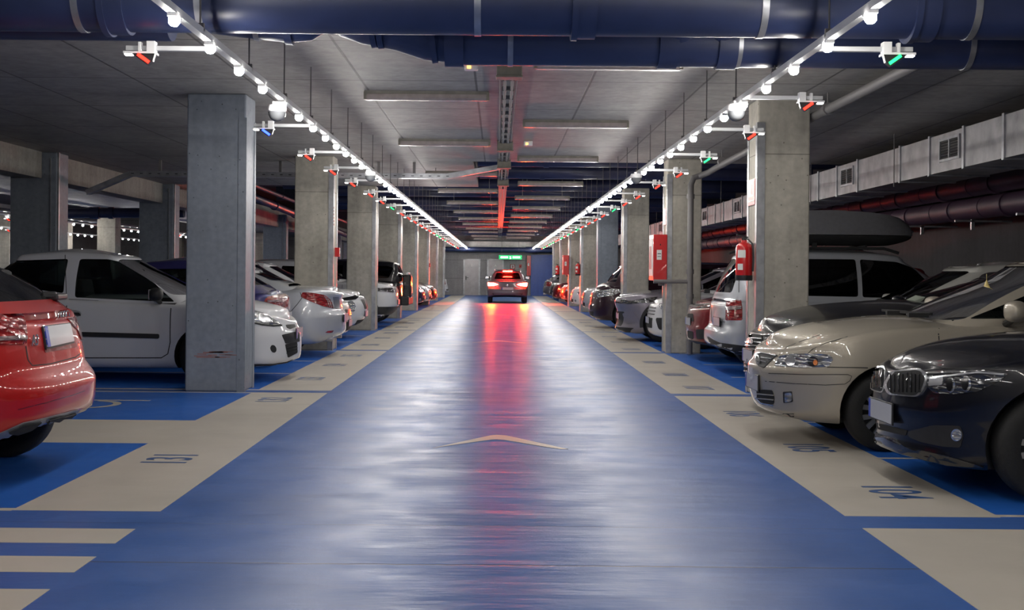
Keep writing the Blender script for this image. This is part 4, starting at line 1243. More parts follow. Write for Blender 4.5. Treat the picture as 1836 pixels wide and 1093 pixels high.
def glassmat(name, tint, op):
    m, nt, p = newmat(name)
    out = nt.nodes['Material Output']
    tr = N(nt, 'ShaderNodeBsdfTransparent'); tr.inputs[0].default_value = tint
    gl = N(nt, 'ShaderNodeBsdfGlossy'); gl.inputs['Roughness'].default_value = .02; gl.inputs[0].default_value = (1, 1, 1, 1)
    fr = N(nt, 'ShaderNodeFresnel'); fr.inputs[0].default_value = op
    mx = N(nt, 'ShaderNodeMixShader'); L(nt, fr.outputs[0], mx.inputs[0]); L(nt, tr.outputs[0], mx.inputs[1]); L(nt, gl.outputs[0], mx.inputs[2])
    L(nt, mx.outputs[0], out.inputs[0]); nt.nodes.remove(p); M[name] = m
glassmat('glass', (.42, .47, .46, 1), 1.5)
glassmat('dark_glass', (.05, .055, .06, 1), 1.5)
glassmat('lamp_glass', (.93, .94, .95, 1), 1.5)
def lampmat(name, base, mode):
    """faceted reflector under a clear or red cover"""
    m, nt, p = newmat(name)
    tc = N(nt, 'ShaderNodeTexCoord'); mp = N(nt, 'ShaderNodeMapping'); L(nt, tc.outputs['Object'], mp.inputs[0])
    mp.inputs['Scale'].default_value = (1, 1, 2.2)
    v = N(nt, 'ShaderNodeTexVoronoi'); v.inputs['Scale'].default_value = 13; L(nt, mp.outputs[0], v.inputs['Vector'])
    cr = N(nt, 'ShaderNodeMapRange'); cr.inputs[1].default_value = 0; cr.inputs[2].default_value = .7; cr.inputs[3].default_value = 1.15; cr.inputs[4].default_value = .45 if mode == 'clear' else .5
    L(nt, v.outputs['Distance'], cr.inputs[0])
    mx = N(nt, 'ShaderNodeMix', data_type='RGBA', blend_type='MULTIPLY'); mx.inputs[0].default_value = 1; mx.inputs[6].default_value = base; L(nt, cr.outputs[0], mx.inputs[7]); L(nt, mx.outputs[2], p.inputs['Base Color'])
    p.inputs['Metallic'].default_value = .75 if mode == 'clear' else .1; p.inputs['Roughness'].default_value = .2; p.inputs['Coat Weight'].default_value = 1; p.inputs['Coat Roughness'].default_value = .02
    b = N(nt, 'ShaderNodeBump'); b.inputs['Strength'].default_value = .8; b.inputs['Distance'].default_value = .02; L(nt, v.outputs['Distance'], b.inputs['Height']); L(nt, b.outputs[0], p.inputs['Normal'])
    M[name] = m
lampmat('reflector', (.62, .63, .65, 1), 'clear')
lampmat('reflector_dark', (.13, .132, .14, 1), 'clear')
lampmat('tail_red', (.34, .006, .008, 1), 'red')
lampmat('tail_dark', (.16, .008, .012, 1), 'red')
lampmat('tail_clear', (.42, .3, .3, 1), 'red')
# ---------------- car shapes ----------------
def mk(L=4.3, W=1.8, Ht=1.48, nose=.72, hood=1.0, ws=(1.05, 1.95), rg=(3.45, 4.05), tail=.98, belt=(.92, .98), clear=.2, wr=.32, wh=(.85, 3.45), win=True, bp=None, **k):
    w0, w1 = ws; r0, r1 = rg; m = (w1 + r0) / 2; hw = W / 2
    c = dict(L=L, W=W, wr=wr, wheels=wh,
        edge=[(0, nose), (.12, nose + .025), (.5, nose + (hood - nose) * .5), (w0, hood - .06), (w0 + .7, belt[0]), (r1 - .5, belt[1]), (L - .15, tail - .02), (L, tail - .05)],
        mid=[(0, nose), (.12, nose + .05), (.5, nose + (hood - nose) * .68), (w0, hood), (w0 + .4, hood), (r1, tail + .02), (L - .15, tail), (L, tail - .05)],
        bot=[(0, clear + .03), (.3, clear), (L / 2, clear - .02), (L - .3, clear + .02), (L, clear + .1)],
        front=[(clear, .10), (.33, .015), (.5, 0), (.6, .015), (nose, .075), (nose + .1, .17), (1.3, .35)],
        rear=[(clear, .1), (.35, .01), (.5, 0), (.62, .015), (.72, .06), (tail, .10), (1.4, .2)],
        side=[(clear, .07), (.3, .028), (.45, .012), (.62, 0), (.78, .006), (.9, .03), (1.05, .06), (1.4, .12)])
    zt = Ht - .165
    def A(z): return w0 + .30 + (w1 + .10 - w0 - .30) * (z - hood) / (zt - hood)
    def C(z): return r1 - .34 + (r0 - .16 - r1 + .34) * (z - belt[1]) / (zt - belt[1])
    zb0, zb1 = belt[0] + .055, belt[1] + .065
    bp = bp or (w1 + .85)
    sw = [[(A(zb0), zb0), (bp - .05, (zb0 + zb1) / 2), (bp - .05, zt), (A(zt) + .25, zt - .01), (A(zt), zt - .05)],
          [(bp + .05, (zb0 + zb1) / 2), (C(zb1), zb1), (C(zt) + .05, zt - .06), (C(zt) - .12, zt - .01), (bp + .05, zt)]]
    c['cab'] = dict(base=(w0, r1, hw - .10), top=(w1, r0, hw - .29), roof=[(w1, Ht - .085), (w1 + .5, Ht - .05), (m, Ht - .04), (r0 - .4, Ht - .055), (r0, Ht - .09)],
        sidewin=sw, ws=[(-hw + .22, hood + .02), (hw - .22, hood + .02), (hw - .40, Ht - .135), (-hw + .40, Ht - .135)],
        rw=[(-hw + .24, tail + .09), (hw - .24, tail + .09), (hw - .42, Ht - .17), (-hw + .42, Ht - .17)])
    for q, v in k.items():
        if q.startswith('cab_'): c['cab'][q[4:]] = v
        else: c[q] = v
    return c

def seams(car, doors=(1.15, 2.25, 3.2), z=(.28, .9), hood=True, handles=True, hatch=False):
    c = car.c
    for i, d in enumerate(doors):
        car.side_patch('door_seam', strip([(d + .04, z[0] + .05), (d, .5), (d, z[1]), (d + .02, z[1] + .04)], .009), 'seam', .1, off=.0015, thick=0)
    car.side_patch('door_seam', strip([(doors[0] + .05, z[0] + .05), (doors[-1], z[0] + .05)], .009), 'seam', .12, off=.0015, thick=0)
    if handles:
        for d in doors[1:]:
            car.side_patch('door_handle', rounded([(d - .22, z[1] - .09), (d - .05, z[1] - .075), (d - .05, z[1] - .045), (d - .22, z[1] - .06)], .012), car.paint, .08, off=.022, thick=.024)
def sill(car, mat='trim_black', z=(.2, .27)):
    c = car.c
    car.side_patch('sill', [(c['wheels'][0] + .4, z[0]), (c['wheels'][1] - .4, z[0]), (c['wheels'][1] - .4, z[1]), (c['wheels'][0] + .4, z[1])], mat, .15, off=.006, thick=.01)
def generic_front(car, hl=((-.02, .58), (.32, .66), (.42, .76), (.05, .69)), grille=(.38, .56, .68), intake=(.5, .26, .42), fog=True, platez=.42, hlmat='reflector', badge=True, bars=3):
    g0, gz0, gz1 = grille
    car.diag_patch('headlight', rounded([(u, z) for u, z in hl], .03), hlmat, .05, True, 42, .006, .012)
    g = car.end_patch('grille', rounded([(-g0, gz1), (g0, gz1), (g0 * .85, gz0), (-g0 * .85, gz0)], .03), 'trim_black', .06, True, off=.006)[0]
    for q in range(bars):
        z = gz0 + (gz1 - gz0) * (q + .5) / bars
        car.end_patch('grille_bar', [(-g0 * .88, z - .007), (g0 * .88, z - .007), (g0 * .88, z + .007), (-g0 * .88, z + .007)], 'chrome', .08, True, off=.014, parent=g)
    if badge: car.end_patch('badge', ell(0, (gz0 + gz1) / 2, .06, .055), 'chrome', .05, True, off=.022)
    i0, iz0, iz1 = intake
    car.end_patch('lower_intake', rounded([(-i0, iz1), (i0, iz1), (i0 * .9, iz0), (-i0 * .9, iz0)], .03), 'matte_black', .06, True, off=.004)
    if fog:
        for sg in (1, -1): car.end_patch('fog_light', ell(sg * (car.c['W'] / 2 - .24), .36, .05, .045, 14), 'reflector', .04, True, off=.008)
    if platez: car.plate(platez)
def generic_rear(car, tl=((-.08, .68), (.30, .70), (.28, .92), (-.04, .90)), platez=.75, exhaust=True, mat='tail_red', bumper=True):
    car.diag_patch('tail_light', rounded(list(tl), .03), mat, .05, False, 45, .006, .012)
    if platez: car.plate(platez, False)
    if bumper:
        w_ = car.c['W'] / 2 - .2
        car.end_patch('diffuser', rounded([(-w_, .42), (w_, .42), (w_ - .1, .3), (-w_ + .1, .3)], .02), 'trim_black', .08, False, off=.004)
    if exhaust:
        b = MB(); x = -car.c['L']; b.cyl((x - .0, -.5, .28), (x + .15, -.5, .28), .04, 14); b.build('exhaust_pipe', 'steel', car.root, True)
    car.end_patch('hatch_seam', strip([(-car.c['W'] / 2 + .12, .6), (car.c['W'] / 2 - .12, .6)], .01), 'seam', .1, False, off=.0015, thick=0)
def arches(car, mat='trim_black', w_=.06):
    for d in car.c['wheels']:
        r = car.c['wr'] + car.c.get('gap', .055); P = []
        for a in range(-10, 191, 10):
            q = math.radians(a); P.append((d + math.cos(q) * (r + w_), car.c['wr'] + .01 + math.sin(q) * (r + w_)))
        Q = [(d + math.cos(math.radians(a)) * (r + .002), car.c['wr'] + .01 + math.sin(math.radians(a)) * (r + .002)) for a in range(190, -11, -10)]
        car.side_patch('arch_trim', P + Q, mat, .1, off=.008, thick=.012)

paint('paint_red', (.42, .004, .004, 1), .1, .3)
paint('paint_white', (.62, .63, .66, 1), 0, .35)
paint('paint_white_warm', (.58, .57, .53, 1), 0, .35)
paint('paint_silver', (.42, .43, .47, 1), .55, .33)
paint('paint_silver_light', (.48, .50, .54, 1), .5, .33)
paint('paint_beige', (.40, .36, .295, 1), .4, .34)
paint('paint_black', (.004, .004, .006, 1), .1, .2, .6)
paint('paint_black_blue', (.003, .0035, .008, 1), .1, .2, .7)
paint('paint_blue', (.028, .026, .13, 1), .4, .3)
paint('paint_mauve', (.24, .22, .26, 1), .55, .33)
paint('paint_maroon', (.022, .006, .014, 1), .2, .25, .7)
paint('paint_dark_red', (.16, .008, .012, 1), .3, .3)
paint('paint_grey', (.12, .11, .13, 1), .5, .3)
paint('paint_dark_blue', (.012, .018, .06, 1), .3, .3)

M['amber_lens'] = simple('amber_lens', (.75, .25, .08, 1), .2, coat=1)
M['lamp_clear'] = simple('lamp_clear', (.7, .72, .72, 1), .15, .3, 1)
M['air_yellow'] = simple('air_yellow', (.7, .55, .2, 1), .4)
M['reflection_pale'] = simple('reflection_pale', (.55, .62, .52, 1), .6)
M['box_grey'] = simple('box_grey', (.17, .17, .185, 1), .45, noise=.1)
M['skid_silver'] = simple('skid_silver', (.22, .23, .26, 1), .35, .5)
# ---------------- right side, from the front ----------------
# black saloon with twin kidney grille
c = mk(4.6, 1.82, 1.45, nose=.76, hood=1.03, ws=(1.45, 2.35), rg=(3.5, 4.15), tail=1.0, belt=(.97, 1.0), clear=.17, wr=.335, wh=(.80, 3.6), lf=.85, nf=2.25, bp=2.75)
c['front'] = [(.15, .02), (.22, .0), (.30, .03), (.42, .02), (.5, 0), (.6, .01), (.72, .035), (.80, .09), (1.3, .5)]
c['mid'] = [(0, .76), (.1, .815), (.3, .90), (.6, .965), (1.0, 1.01), (1.45, 1.04), (1.9, 1.02), (4.15, 1.02), (4.45, 1.0), (4.6, .95)]
c['edge'] = [(0, .76), (.1, .785), (.3, .82), (.6, .875), (1.0, .925), (1.45, .96), (2.2, .97), (4.0, 1.0), (4.45, .98), (4.6, .95)]
car = Car('saloon_car', (2.59, 8.62, 0), -1, c, 'paint_black_blue', 'glossy black saloon with twin kidney grille at the right edge, nearest on the right', glass='glass')
def kidney(P, name='kidney_grille'):
    outer = rounded(P, 8, 5); cx_, cy_ = sum(p[0] for p in P) / len(P), sum(p[1] for p in P) / len(P)
    k1 = car.px_patch(name, outer, 'chrome', .04, off=.020, thick=.03)[0]
    inn = rounded([(cx_ + (x - cx_) * .86, cy_ + (y - cy_) * .88) for x, y in P], 7, 5)
    car.px_patch('grille_insert', inn, 'matte_black', .04, off=.023, thick=.0, parent=k1)
    xs = [p[0] for p in inn]; ys = [p[1] for p in inn]
    n_ = 9
    for q in range(1, n_):
        x = min(xs) + (max(xs) - min(xs)) * q / n_
        car.px_patch('grille_bar', [(x - .7, min(ys) + 5), (x + .7, min(ys) + 5), (x + .7, max(ys) - 5), (x - .7, max(ys) - 5)], 'gloss_black', .05, off=.029, thick=.006, parent=k1)
kidney([(1563, 661), (1590, 659), (1592, 680), (1588, 706), (1566, 700), (1560, 684)])
kidney([(1602, 668), (1652, 664), (1668, 674), (1660, 700), (1648, 712), (1596, 708), (1588, 690)])
car.px_patch('nose_trim', rounded([(1668, 676), (1692, 676), (1690, 690), (1666, 692)], 2), 'chrome', .04, off=.01)
hl = car.px_patch('headlight', rounded([(1643, 677), (1700, 670), (1752, 664), (1808, 670), (1790, 684), (1752, 702), (1712, 706), (1676, 705), (1660, 690)], 4), 'reflector_dark', .04, off=.006, twin=True)[0]
for (x, y, rx, ry) in ((1706, 690, 8, 14), (1733, 688, 9, 14)):
    car.px_patch('lamp_ring', ell(x, y, rx, ry, 24), 'reflector', .03, off=.012, parent=hl); car.px_patch('projector_lens', ell(x - 1.5, y, rx * .75, ry * .84, 24), 'gloss_black', .03, off=.017, parent=hl)
car.px_patch('eyebrow_trim', strip([(1650, 680), (1700, 674), (1752, 668), (1800, 671)], 3.2), 'chrome', .04, off=.012, parent=hl)
car.px_patch('hood_seam', strip([(1590, 638), (1640, 646), (1700, 660), (1760, 661), (1800, 664), (1836, 668)], 1.6), 'seam', .06, off=.0015, thick=0)
car.px_patch('lower_intake', rounded([(1571, 757), (1628, 771), (1624, 781), (1575, 769)], 2), 'matte_black', .05, off=.004)
car.px_patch('side_intake', rounded([(1628, 773), (1672, 762), (1722, 763), (1728, 780), (1722, 802), (1690, 800), (1652, 792), (1630, 783)], 5), 'trim_black', .05, off=.005, twin=True)
car.px_patch('fog_light', ell(1716, 779, 9.5, 11, 24), 'chrome', .03, off=.012, twin=True)
car.px_patch('fog_lens', ell(1717, 779, 7.5, 9, 24), 'reflector', .03, off=.016) if 'lamp_clear' in M else None
car.px_patch('splitter', rounded([(1556, 778), (1562, 772), (1608, 788), (1625, 802), (1700, 817), (1765, 836), (1700, 832), (1620, 812), (1565, 792)], 2), 'gloss_black', .06, off=.012)
car.plate(.47, w_=.50, h=.125, push=.014)
car.mirrors(1.75, 1.0)
seams(car, (1.25, 2.35, 3.2), (.2, .88))

# beige compact people carrier
c = mk(4.3, 1.74, 1.58, nose=.78, hood=1.04, ws=(1.27, 2.25), rg=(3.9, 4.2), tail=1.0, belt=(.99, 1.03), clear=.2, wr=.31, wh=(.90, 3.5), lf=.7, nf=2.2, bp=2.7)
c['front'] = [(.18, .10), (.28, .05), (.40, .015), (.52, 0), (.62, .0), (.655, .035), (.72, .06), (.80, .10), (1.3, .4)]
c['mid'] = [(0, .78), (.1, .84), (.3, .925), (.6, .985), (1.27, 1.05), (1.8, 1.03), (4.2, 1.02), (4.3, 1.0)]
c['edge'] = [(0, .78), (.1, .80), (.3, .845), (.6, .90), (1.02, .965), (1.7, .99), (4.0, 1.03), (4.3, .98)]
c['cab']['ws'] = [(-.70, 1.03), (.70, 1.03), (.52, 1.47), (-.52, 1.47)]
car = Car('people_carrier', (2.15, 10.82, 0), -1, c, 'paint_beige', 'champagne beige people carrier, nose over the number 105')
hl = car.px_patch('headlight', rounded([(1388, 656), (1398, 638), (1420, 634), (1470, 634), (1488, 636), (1495, 643), (1486, 657), (1440, 659)], 4), 'reflector', .04, off=.006, twin=True)[0]
car.px_patch('lamp_bowl', ell(1458, 648, 9, 9, 20), 'reflector_dark', .03, off=.010, thick=.002, parent=hl)
car.px_patch('turn_lamp', ell(1463, 650, 4, 5, 14), 'amber_lens', .03, off=.014, thick=.002, parent=hl)
car.px_patch('lamp_bowl', ell(1418, 647, 9, 10, 20), 'chrome', .03, off=.008, thick=.002, parent=hl)
g = car.px_patch('grille', rounded([(1361, 630), (1384, 634), (1396, 637), (1388, 641), (1370, 660), (1360, 656), (1355, 645)], 2.5), 'trim_black', .03, off=.006)[0]
for pts in (((1358, 634), (1368, 632), (1392, 637)), ((1356, 646), (1375, 650)), ((1366, 641), (1385, 643))): car.px_patch('grille_bar', strip(pts, 1.8), 'chrome', .04, off=.014, parent=g)
car.px_patch('badge', ell(1361, 645, 4, 9, 20), 'chrome', .03, off=.02)
car.px_patch('badge_center', ell(1361, 645, 2.4, 6, 20), 'trim_black', .03, off=.022)
li = car.px_patch('lower_intake', rounded([(1357, 700), (1368, 698), (1385, 699), (1389, 712), (1388, 724), (1372, 724), (1358, 714)], 3), 'matte_black', .03, off=.005)[0]
for y in (706, 714): car.px_patch('intake_bar', strip([(1358, y - 1), (1388, y + 2)], 1.8), 'paint_beige', .04, off=.012, parent=li)
car.px_patch('chin_chrome', strip([(1356, 712), (1366, 722), (1388, 726)], 1.6), 'chrome', .04, off=.01)
fl = car.px_patch('fog_light_recess', rounded([(1404, 702), (1420, 701), (1422, 720), (1405, 722)], 2), 'trim_black', .03, off=.004, twin=True)[0]
car.px_patch('fog_light', rounded([(1408, 704), (1420, 703), (1421, 718), (1408, 721)], 3), 'reflector', .03, off=.008)
car.px_patch('bumper_seam', strip([(1378, 669), (1440, 671), (1520, 671)], 1.1), 'seam', .06, off=.002, thick=0)
car.px_patch('bumper_seam', strip([(1520, 671), (1527, 674), (1524, 682), (1515, 688)], 1.1), 'seam', .06, off=.002, thick=0)
car.px_patch('bumper_seam', strip([(1515, 688), (1480, 690), (1420, 687), (1372, 683)], 1.1), 'seam', .06, off=.002, thick=0)
car.px_patch('panel_seam', strip([(1483, 658), (1556, 659)], 1.6), 'seam', .06, off=.0015, thick=0)
car.px_patch('hood_seam', strip([(1397, 636), (1410, 622), (1440, 610), (1470, 600)], 1.1), 'seam', .06, off=.001, thick=0)
car.px_patch('fender_seam', strip([(1448, 634), (1456, 626), (1480, 615), (1520, 603)], 1.1), 'seam', .06, off=.001, thick=0)
car.px_patch('tow_cover', rounded([(1403, 741), (1423, 741), (1424, 747), (1406, 746)], 1), 'trim_black', .04, off=.003)
car.plate(.48, w_=.50, h=.12)
car.mirrors(1.86, 1.06, size=(.15, .22, .17))
seams(car, (1.3, 2.4, 3.3), (.25, .93))
for (pts, nm) in ((((1678, 566), (1700, 563), (1722, 569), (1730, 574)), 'wiper'), (((1612, 562), (1640, 565), (1655, 562)), 'wiper')):
    pass
b = MB()
for y0, y1 in ((.55, .02), (-.02, -.5)):
    b = MB(); b.box((-1.30, (y0 + y1) / 2, 1.075), (.03, abs(y0 - y1), .02), Matrix.Rotation(.14, 3, 'Z')); b.box((-1.23, y0, 1.065), (.16, .05, .035)); b.build('wiper', 'matte_black', car.root)
b = MB(); p = at(1769, 490, Y=10.75); p = car.inv @ p; p.z -= .05; b.tube([(p.x, p.y, p.z + .045), (p.x, p.y, p.z)], .002, 6); b.lathe([(.001, .0), (.014, -.03), (.024, -.06), (.022, -.075), (0, -.08)], 12, Matrix.Translation(p)); b.build('air_freshener', 'air_yellow', car.root, True)

# black saloon with the ringed grille
c = mk(4.9, 1.86, 1.50, nose=.80, hood=1.06, ws=(1.55, 2.5), rg=(3.8, 4.5), tail=1.0, belt=(.98, 1.02), clear=.18, wr=.34, wh=(.95, 3.85), lf=.75, nf=2.3, bp=3.0)
c['mid'] = [(0, .82), (.1, .90), (.35, 1.0), (.75, 1.08), (1.2, 1.12), (1.55, 1.14), (2.2, 1.05), (4.5, 1.02), (4.9, .96)]
car = Car('saloon_car', (2.55, 13.05, 0), -1, c, 'paint_black', 'black saloon with chrome barred grille, between the beige people carrier and the column')
g = car.px_patch('grille', rounded([(1342, 598), (1366, 600), (1369, 612), (1367, 632), (1350, 634), (1336, 622), (1337, 606)], 3), 'matte_black', .04, off=.006)[0]
for k in range(4): car.px_patch('grille_bar', strip([(1338, 607 + 6 * k), (1352, 606 + 6.6 * k), (1367, 607 + 7 * k)], 1.7), 'chrome', .04, off=.014, parent=g)
for k in range(4):
    car.px_patch('ring', ell(1341 + 3.2 * k, 611 + .5 * k, 2.3, 4.6, 18), 'chrome', .03, off=.022, parent=g); 
car.px_patch('headlight', rounded([(1374, 606), (1394, 601), (1408, 602), (1396, 608), (1378, 613)], 2), 'reflector_dark', .04, off=.006, twin=True)
for y in (656, 664, 673): car.px_patch('intake_bar', strip([(1335, y), (1345, y + 3), (1368, y + 8)], 1.8), 'chrome', .05, off=.012)
car.px_patch('lower_intake', rounded([(1333, 650), (1370, 655), (1372, 690), (1340, 684)], 3), 'matte_black', .05, off=.005)
car.plate(.55, w_=.5, h=.12)
car.mirrors(1.85, 1.05)
seams(car, (1.35, 2.5, 3.5), (.25, .9))
b = MB(); P = [car.inv @ at(x, y, Y=13.0) for x, y in ((1625, 537), (1642, 529), (1662, 533), (1655, 541), (1634, 546))]
f = [b.bm.verts.new(p) for p in P]; b.bm.faces.new(f); o = b.build('screen_reflection', 'reflection_pale', car.root); sm = o.modifiers.new('t', 'SOLIDIFY'); sm.thickness = .004  # pale sheet stands in for a bright reflection in the windscreen

# white car parked deep behind the column
c = mk(4.3, 1.78, 1.58, nose=.80, hood=1.06, ws=(1.15, 2.1), rg=(3.6, 4.1), belt=(.98, 1.02), clear=.2, wr=.32, wh=(.85, 3.5))
car = Car('hatchback_car', (3.62, 16.15, 0), -1, c, 'paint_white_warm', 'white car parked deep behind the nearest right column, only bonnet, windscreen and roof showing')
generic_front(car); car.mirrors(1.6, 1.03)

# silver van-like estate with roof box, tail to the aisle
c = mk(4.4, 1.79, 1.69, nose=.85, hood=1.1, ws=(.95, 1.75), rg=(4.1, 4.28), tail=1.06, belt=(1.01, 1.06), clear=.26, wr=.33, wh=(.85, 3.55), lr=.35, nr=3.2, bp=2.55)
c['rear'] = [(.24, .08), (.34, .02), (.5, 0), (.60, .01), (.64, .07), (.8, .085), (1.0, .10), (1.3, .13), (1.7, .3)]
c['cab']['base'] = (.95, 4.29, .83); c['cab']['top'] = (1.75, 4.02, .66)
c['cab']['roof'] = [(1.75, 1.64), (2.3, 1.69), (3.0, 1.70), (3.7, 1.695), (4.02, 1.67)]
c['cab']['sidewin'] = [[(1.35, 1.07), (2.45, 1.085), (2.45, 1.60), (1.95, 1.57), (1.72, 1.49)], [(2.51, 1.09), (3.38, 1.10), (3.38, 1.60), (2.51, 1.60)], [(3.46, 1.11), (4.02, 1.14), (3.85, 1.57), (3.46, 1.59)]]
c['cab']['rw'] = [(-.66, 1.13), (.66, 1.13), (.56, 1.60), (-.56, 1.60)]
car = Car('people_carrier', (2.99 + 4.4, 18.12, 0), 1, c, 'paint_silver_light', 'silver people carrier with its tail to the aisle and a grey roof box on top', glass='dark_glass')
tl = car.px_patch('tail_light', rounded([(1303, 532), (1328, 531), (1331, 552), (1331, 574), (1301, 574), (1302, 552)], 3), 'tail_red', .04, off=.008, twin=True)[0]
car.px_patch('reversing_lamp', [(1303, 549), (1329, 548), (1329, 554), (1303, 556)], 'tail_clear', .04, off=.016, thick=.004, parent=tl)
car.plate(.72, False, y=-.28)
car.px_patch('hatch_seam', strip([(1300, 577), (1276, 576), (1275, 545), (1280, 520)], 1.2), 'seam', .06, off=.002, thick=0)
car.px_patch('side_seam', strip([(1333, 462), (1325, 500), (1325, 524)], 1.2), 'seam', .06, cab=True, off=.002, thick=0)
car.px_patch('lower_bumper', rounded([(1268, 602), (1290, 614), (1355, 622), (1355, 640), (1320, 638), (1275, 620)], 3), 'trim_black', .06, off=.006)
w_ = MB(); p, n_ = car.pxpos(1290, 514); w_.box((-4.42, .2, 1.14), (.05, .5, .03)); w_.box((-4.43, -.03, 1.14), (.08, .09, .06)); w_.build('wiper', 'matte_black', car.root, bevel=.01)
for y in (-.62, .62):
    w_ = MB(); w_.tube([(-1.9, y, 1.69), (-2.1, y, 1.75), (-3.8, y, 1.75), (-4.0, y, 1.69)], .02, 8); w_.build('roof_rail', 'matte_black', car.root, True)
for x in (-2.35, -3.3):
    w_ = MB(); w_.box((x, 0, 1.78), (.05, 1.2, .03)); w_.build('cross_bar', 'matte_black', car.root, bevel=.01)
generic_front(car)
# the roof box itself lies on the bars
rb = empty('roof_box', (4.68, 18.0, 1.80)); tag(rb, 'long grey roof box on the silver people carrier behind the column', 'roof box')
def boxhull(z0, z1, zr, name, mat, sx=1.0):
    bm = bmesh.new(); rings = []
    for j in range(9):
        t = j / 8; z = z0 + (z1 - z0) * t; k = 1 - .16 * t ** 3 if z1 > z0 else 1 - .3 * t ** 2
        ring = []
        for i in range(40):
            a = i * 2 * PI / 40; ca, sa = math.cos(a), math.sin(a)
            xx = math.copysign(abs(ca) ** .38, ca) * 1.12 * k * sx; yy = math.copysign(abs(sa) ** .4, sa) * .42 * k
            taper = 1 - .35 * max(0, xx) ** 2 / 1.3; zz = z if z1 < z0 else z0 + (z - z0) * (1 - .42 * max(0, xx / 1.12) ** 2 - .2 * max(0, -xx / 1.12) ** 3)
            ring.append(bm.verts.new((xx, yy * taper, zz)))
        rings.append(ring)
    for A_, B_ in zip(rings, rings[1:]):
        for i in range(40): bm.faces.new((A_[i], A_[(i + 1) % 40], B_[(i + 1) % 40], B_[i]))
    bm.faces.new(rings[0][::-1]); bm.faces.new(rings[-1]); bmesh.ops.recalc_face_normals(bm, faces=bm.faces)
    me = bpy.data.meshes.new(name); bm.to_mesh(me); bm.free(); me.materials.append(M[mat]); me.polygons.foreach_set('use_smooth', [True] * len(me.polygons)); me.set_sharp_from_angle(angle=math.radians(50))
    o = bpy.data.objects.new(name, me); COL.objects.link(o); o.parent = rb
boxhull(.14, .48, 0, 'lid', 'box_grey'); boxhull(.13, .0, 0, 'tray', 'matte_black', .99)
for y in (-.3, .3):
    b = MB(); b.box((-.3, y, .0), (.06, .08, .06)); b.build('clamp', 'matte_black', rb)

# dark red crossover nose
c = mk(4.15, 1.82, 1.58, nose=.88, hood=1.08, ws=(1.15, 2.0), rg=(3.7, 4.2), belt=(1.03, 1.08), clear=.24, wr=.34, wh=(.9, 3.55), lf=.5, nf=2.6)
car = Car('crossover_car', (3.06, 20.6, 0), -1, c, 'paint_dark_red', 'dark red crossover nose between the column with the hose cabinet and the silver people carrier')
car.px_patch('grille', rounded([(1233, 562), (1243, 562), (1244, 576), (1234, 575)], 2), 'matte_black', .04, off=.006)
car.px_patch('headlight', rounded([(1246, 545), (1275, 543), (1276, 550), (1252, 553), (1244, 551)], 2), 'reflector_dark', .04, off=.008, twin=True)
car.px_patch('fog_panel', rounded([(1248, 590), (1275, 590), (1276, 606), (1250, 608)], 4), 'trim_black', .04, off=.008, twin=True)
car.px_patch('lower_intake', rounded([(1233, 592), (1243, 594), (1243, 608), (1234, 605)], 2), 'matte_black', .04, off=.006)
car.px_patch('lower_bumper', rounded([(1230, 607), (1280, 618), (1280, 628), (1234, 622)], 2), 'trim_black', .05, off=.008)
car.plate(.62, w_=.5); car.mirrors(1.7, 1.1); arches(car)
car.end_patch('grille_bar', strip([(-.35, .86), (.35, .86)], .02), 'chrome', .08, True, off=.014)

# ---------------- left side ----------------
# red hatchback, tail to the aisle
c = mk(4.2, 1.78, 1.53, nose=.75, hood=1.0, ws=(1.05, 1.95), rg=(3.52, 3.92), tail=1.10, belt=(1.0, 1.08), clear=.26, wr=.33, wh=(.85, 3.45), lr=.62, nr=3.3, bp=2.6)
c['rear'] = [(.26, .16), (.32, .07), (.40, .02), (.50, .0), (.60, .0), (.67, .035), (.72, .085), (.80, .10), (.95, .13), (1.06, .19), (1.5, .5)]
c['edge'][-2:] = [(4.05, 1.10), (4.2, 1.04)]; c['edge'][-3] = (3.6, 1.09)
c['mid'][-3:] = [(3.86, 1.14), (4.05, 1.12), (4.2, 1.04)]
c['cab']['rw'] = [(-.68, 1.165), (.68, 1.165), (.52, 1.42), (-.52, 1.42)]
c['cab']['base'] = (1.05, 4.0, .81); c['cab']['br'] = .3; c['cab']['top'] = (1.95, 3.50, .64); c['cab']['tr'] = .2; c['cab']['roof'][-1] = (3.52, 1.47)
car = Car('hatchback_car', (-2.84 - 4.2, 8.62, 0), -1, c, 'paint_red', 'bright red hatchback with its tail to the aisle, cut by the left edge', glass='dark_glass')
tl = car.px_patch('tail_light', rounded([(-40, 558), (0, 556), (34, 558), (44, 572), (47, 600), (46, 617), (0, 617), (-40, 617)], 5), 'tail_red', .05, off=.010)[0]
car.side_patch('tail_light', rounded([(3.72, .84), (4.06, .86), (4.04, 1.04), (3.78, 1.04)], .03), 'tail_red', .05, off=.008, sides=(-1,))
car.px_patch('tail_light_strip', [(-30, 605), (45, 602), (46, 609), (-30, 612)], 'tail_clear', .05, off=.018, thick=.004, parent=tl)
car.px_patch('hatch_seam', strip([(46, 620), (50, 645), (58, 655), (90, 652), (135, 640), (146, 632)], 1.8), 'seam', .05, off=.002, thick=0)
car.px_patch('plate_recess_shade', rounded([(73, 586), (135, 576), (138, 622), (80, 632)], 3), 'paint_dark_red', .05, off=.003)  # flat darker red patch paints in the shade of the plate recess
def pxquad(name, P, mat, off=.012, parent=None):
    return car.px_patch(name, P, mat, .08, off=off, thick=.01, parent=parent)[0]
h_ = pxquad('number_plate_holder', rounded([(73, 585), (123, 579), (131, 615), (80, 627)], 2), 'trim_black', .014)
pq = pxquad('number_plate', rounded([(75, 587), (122, 581), (129, 612), (81, 623)], 2), 'plate_white', .019, h_)
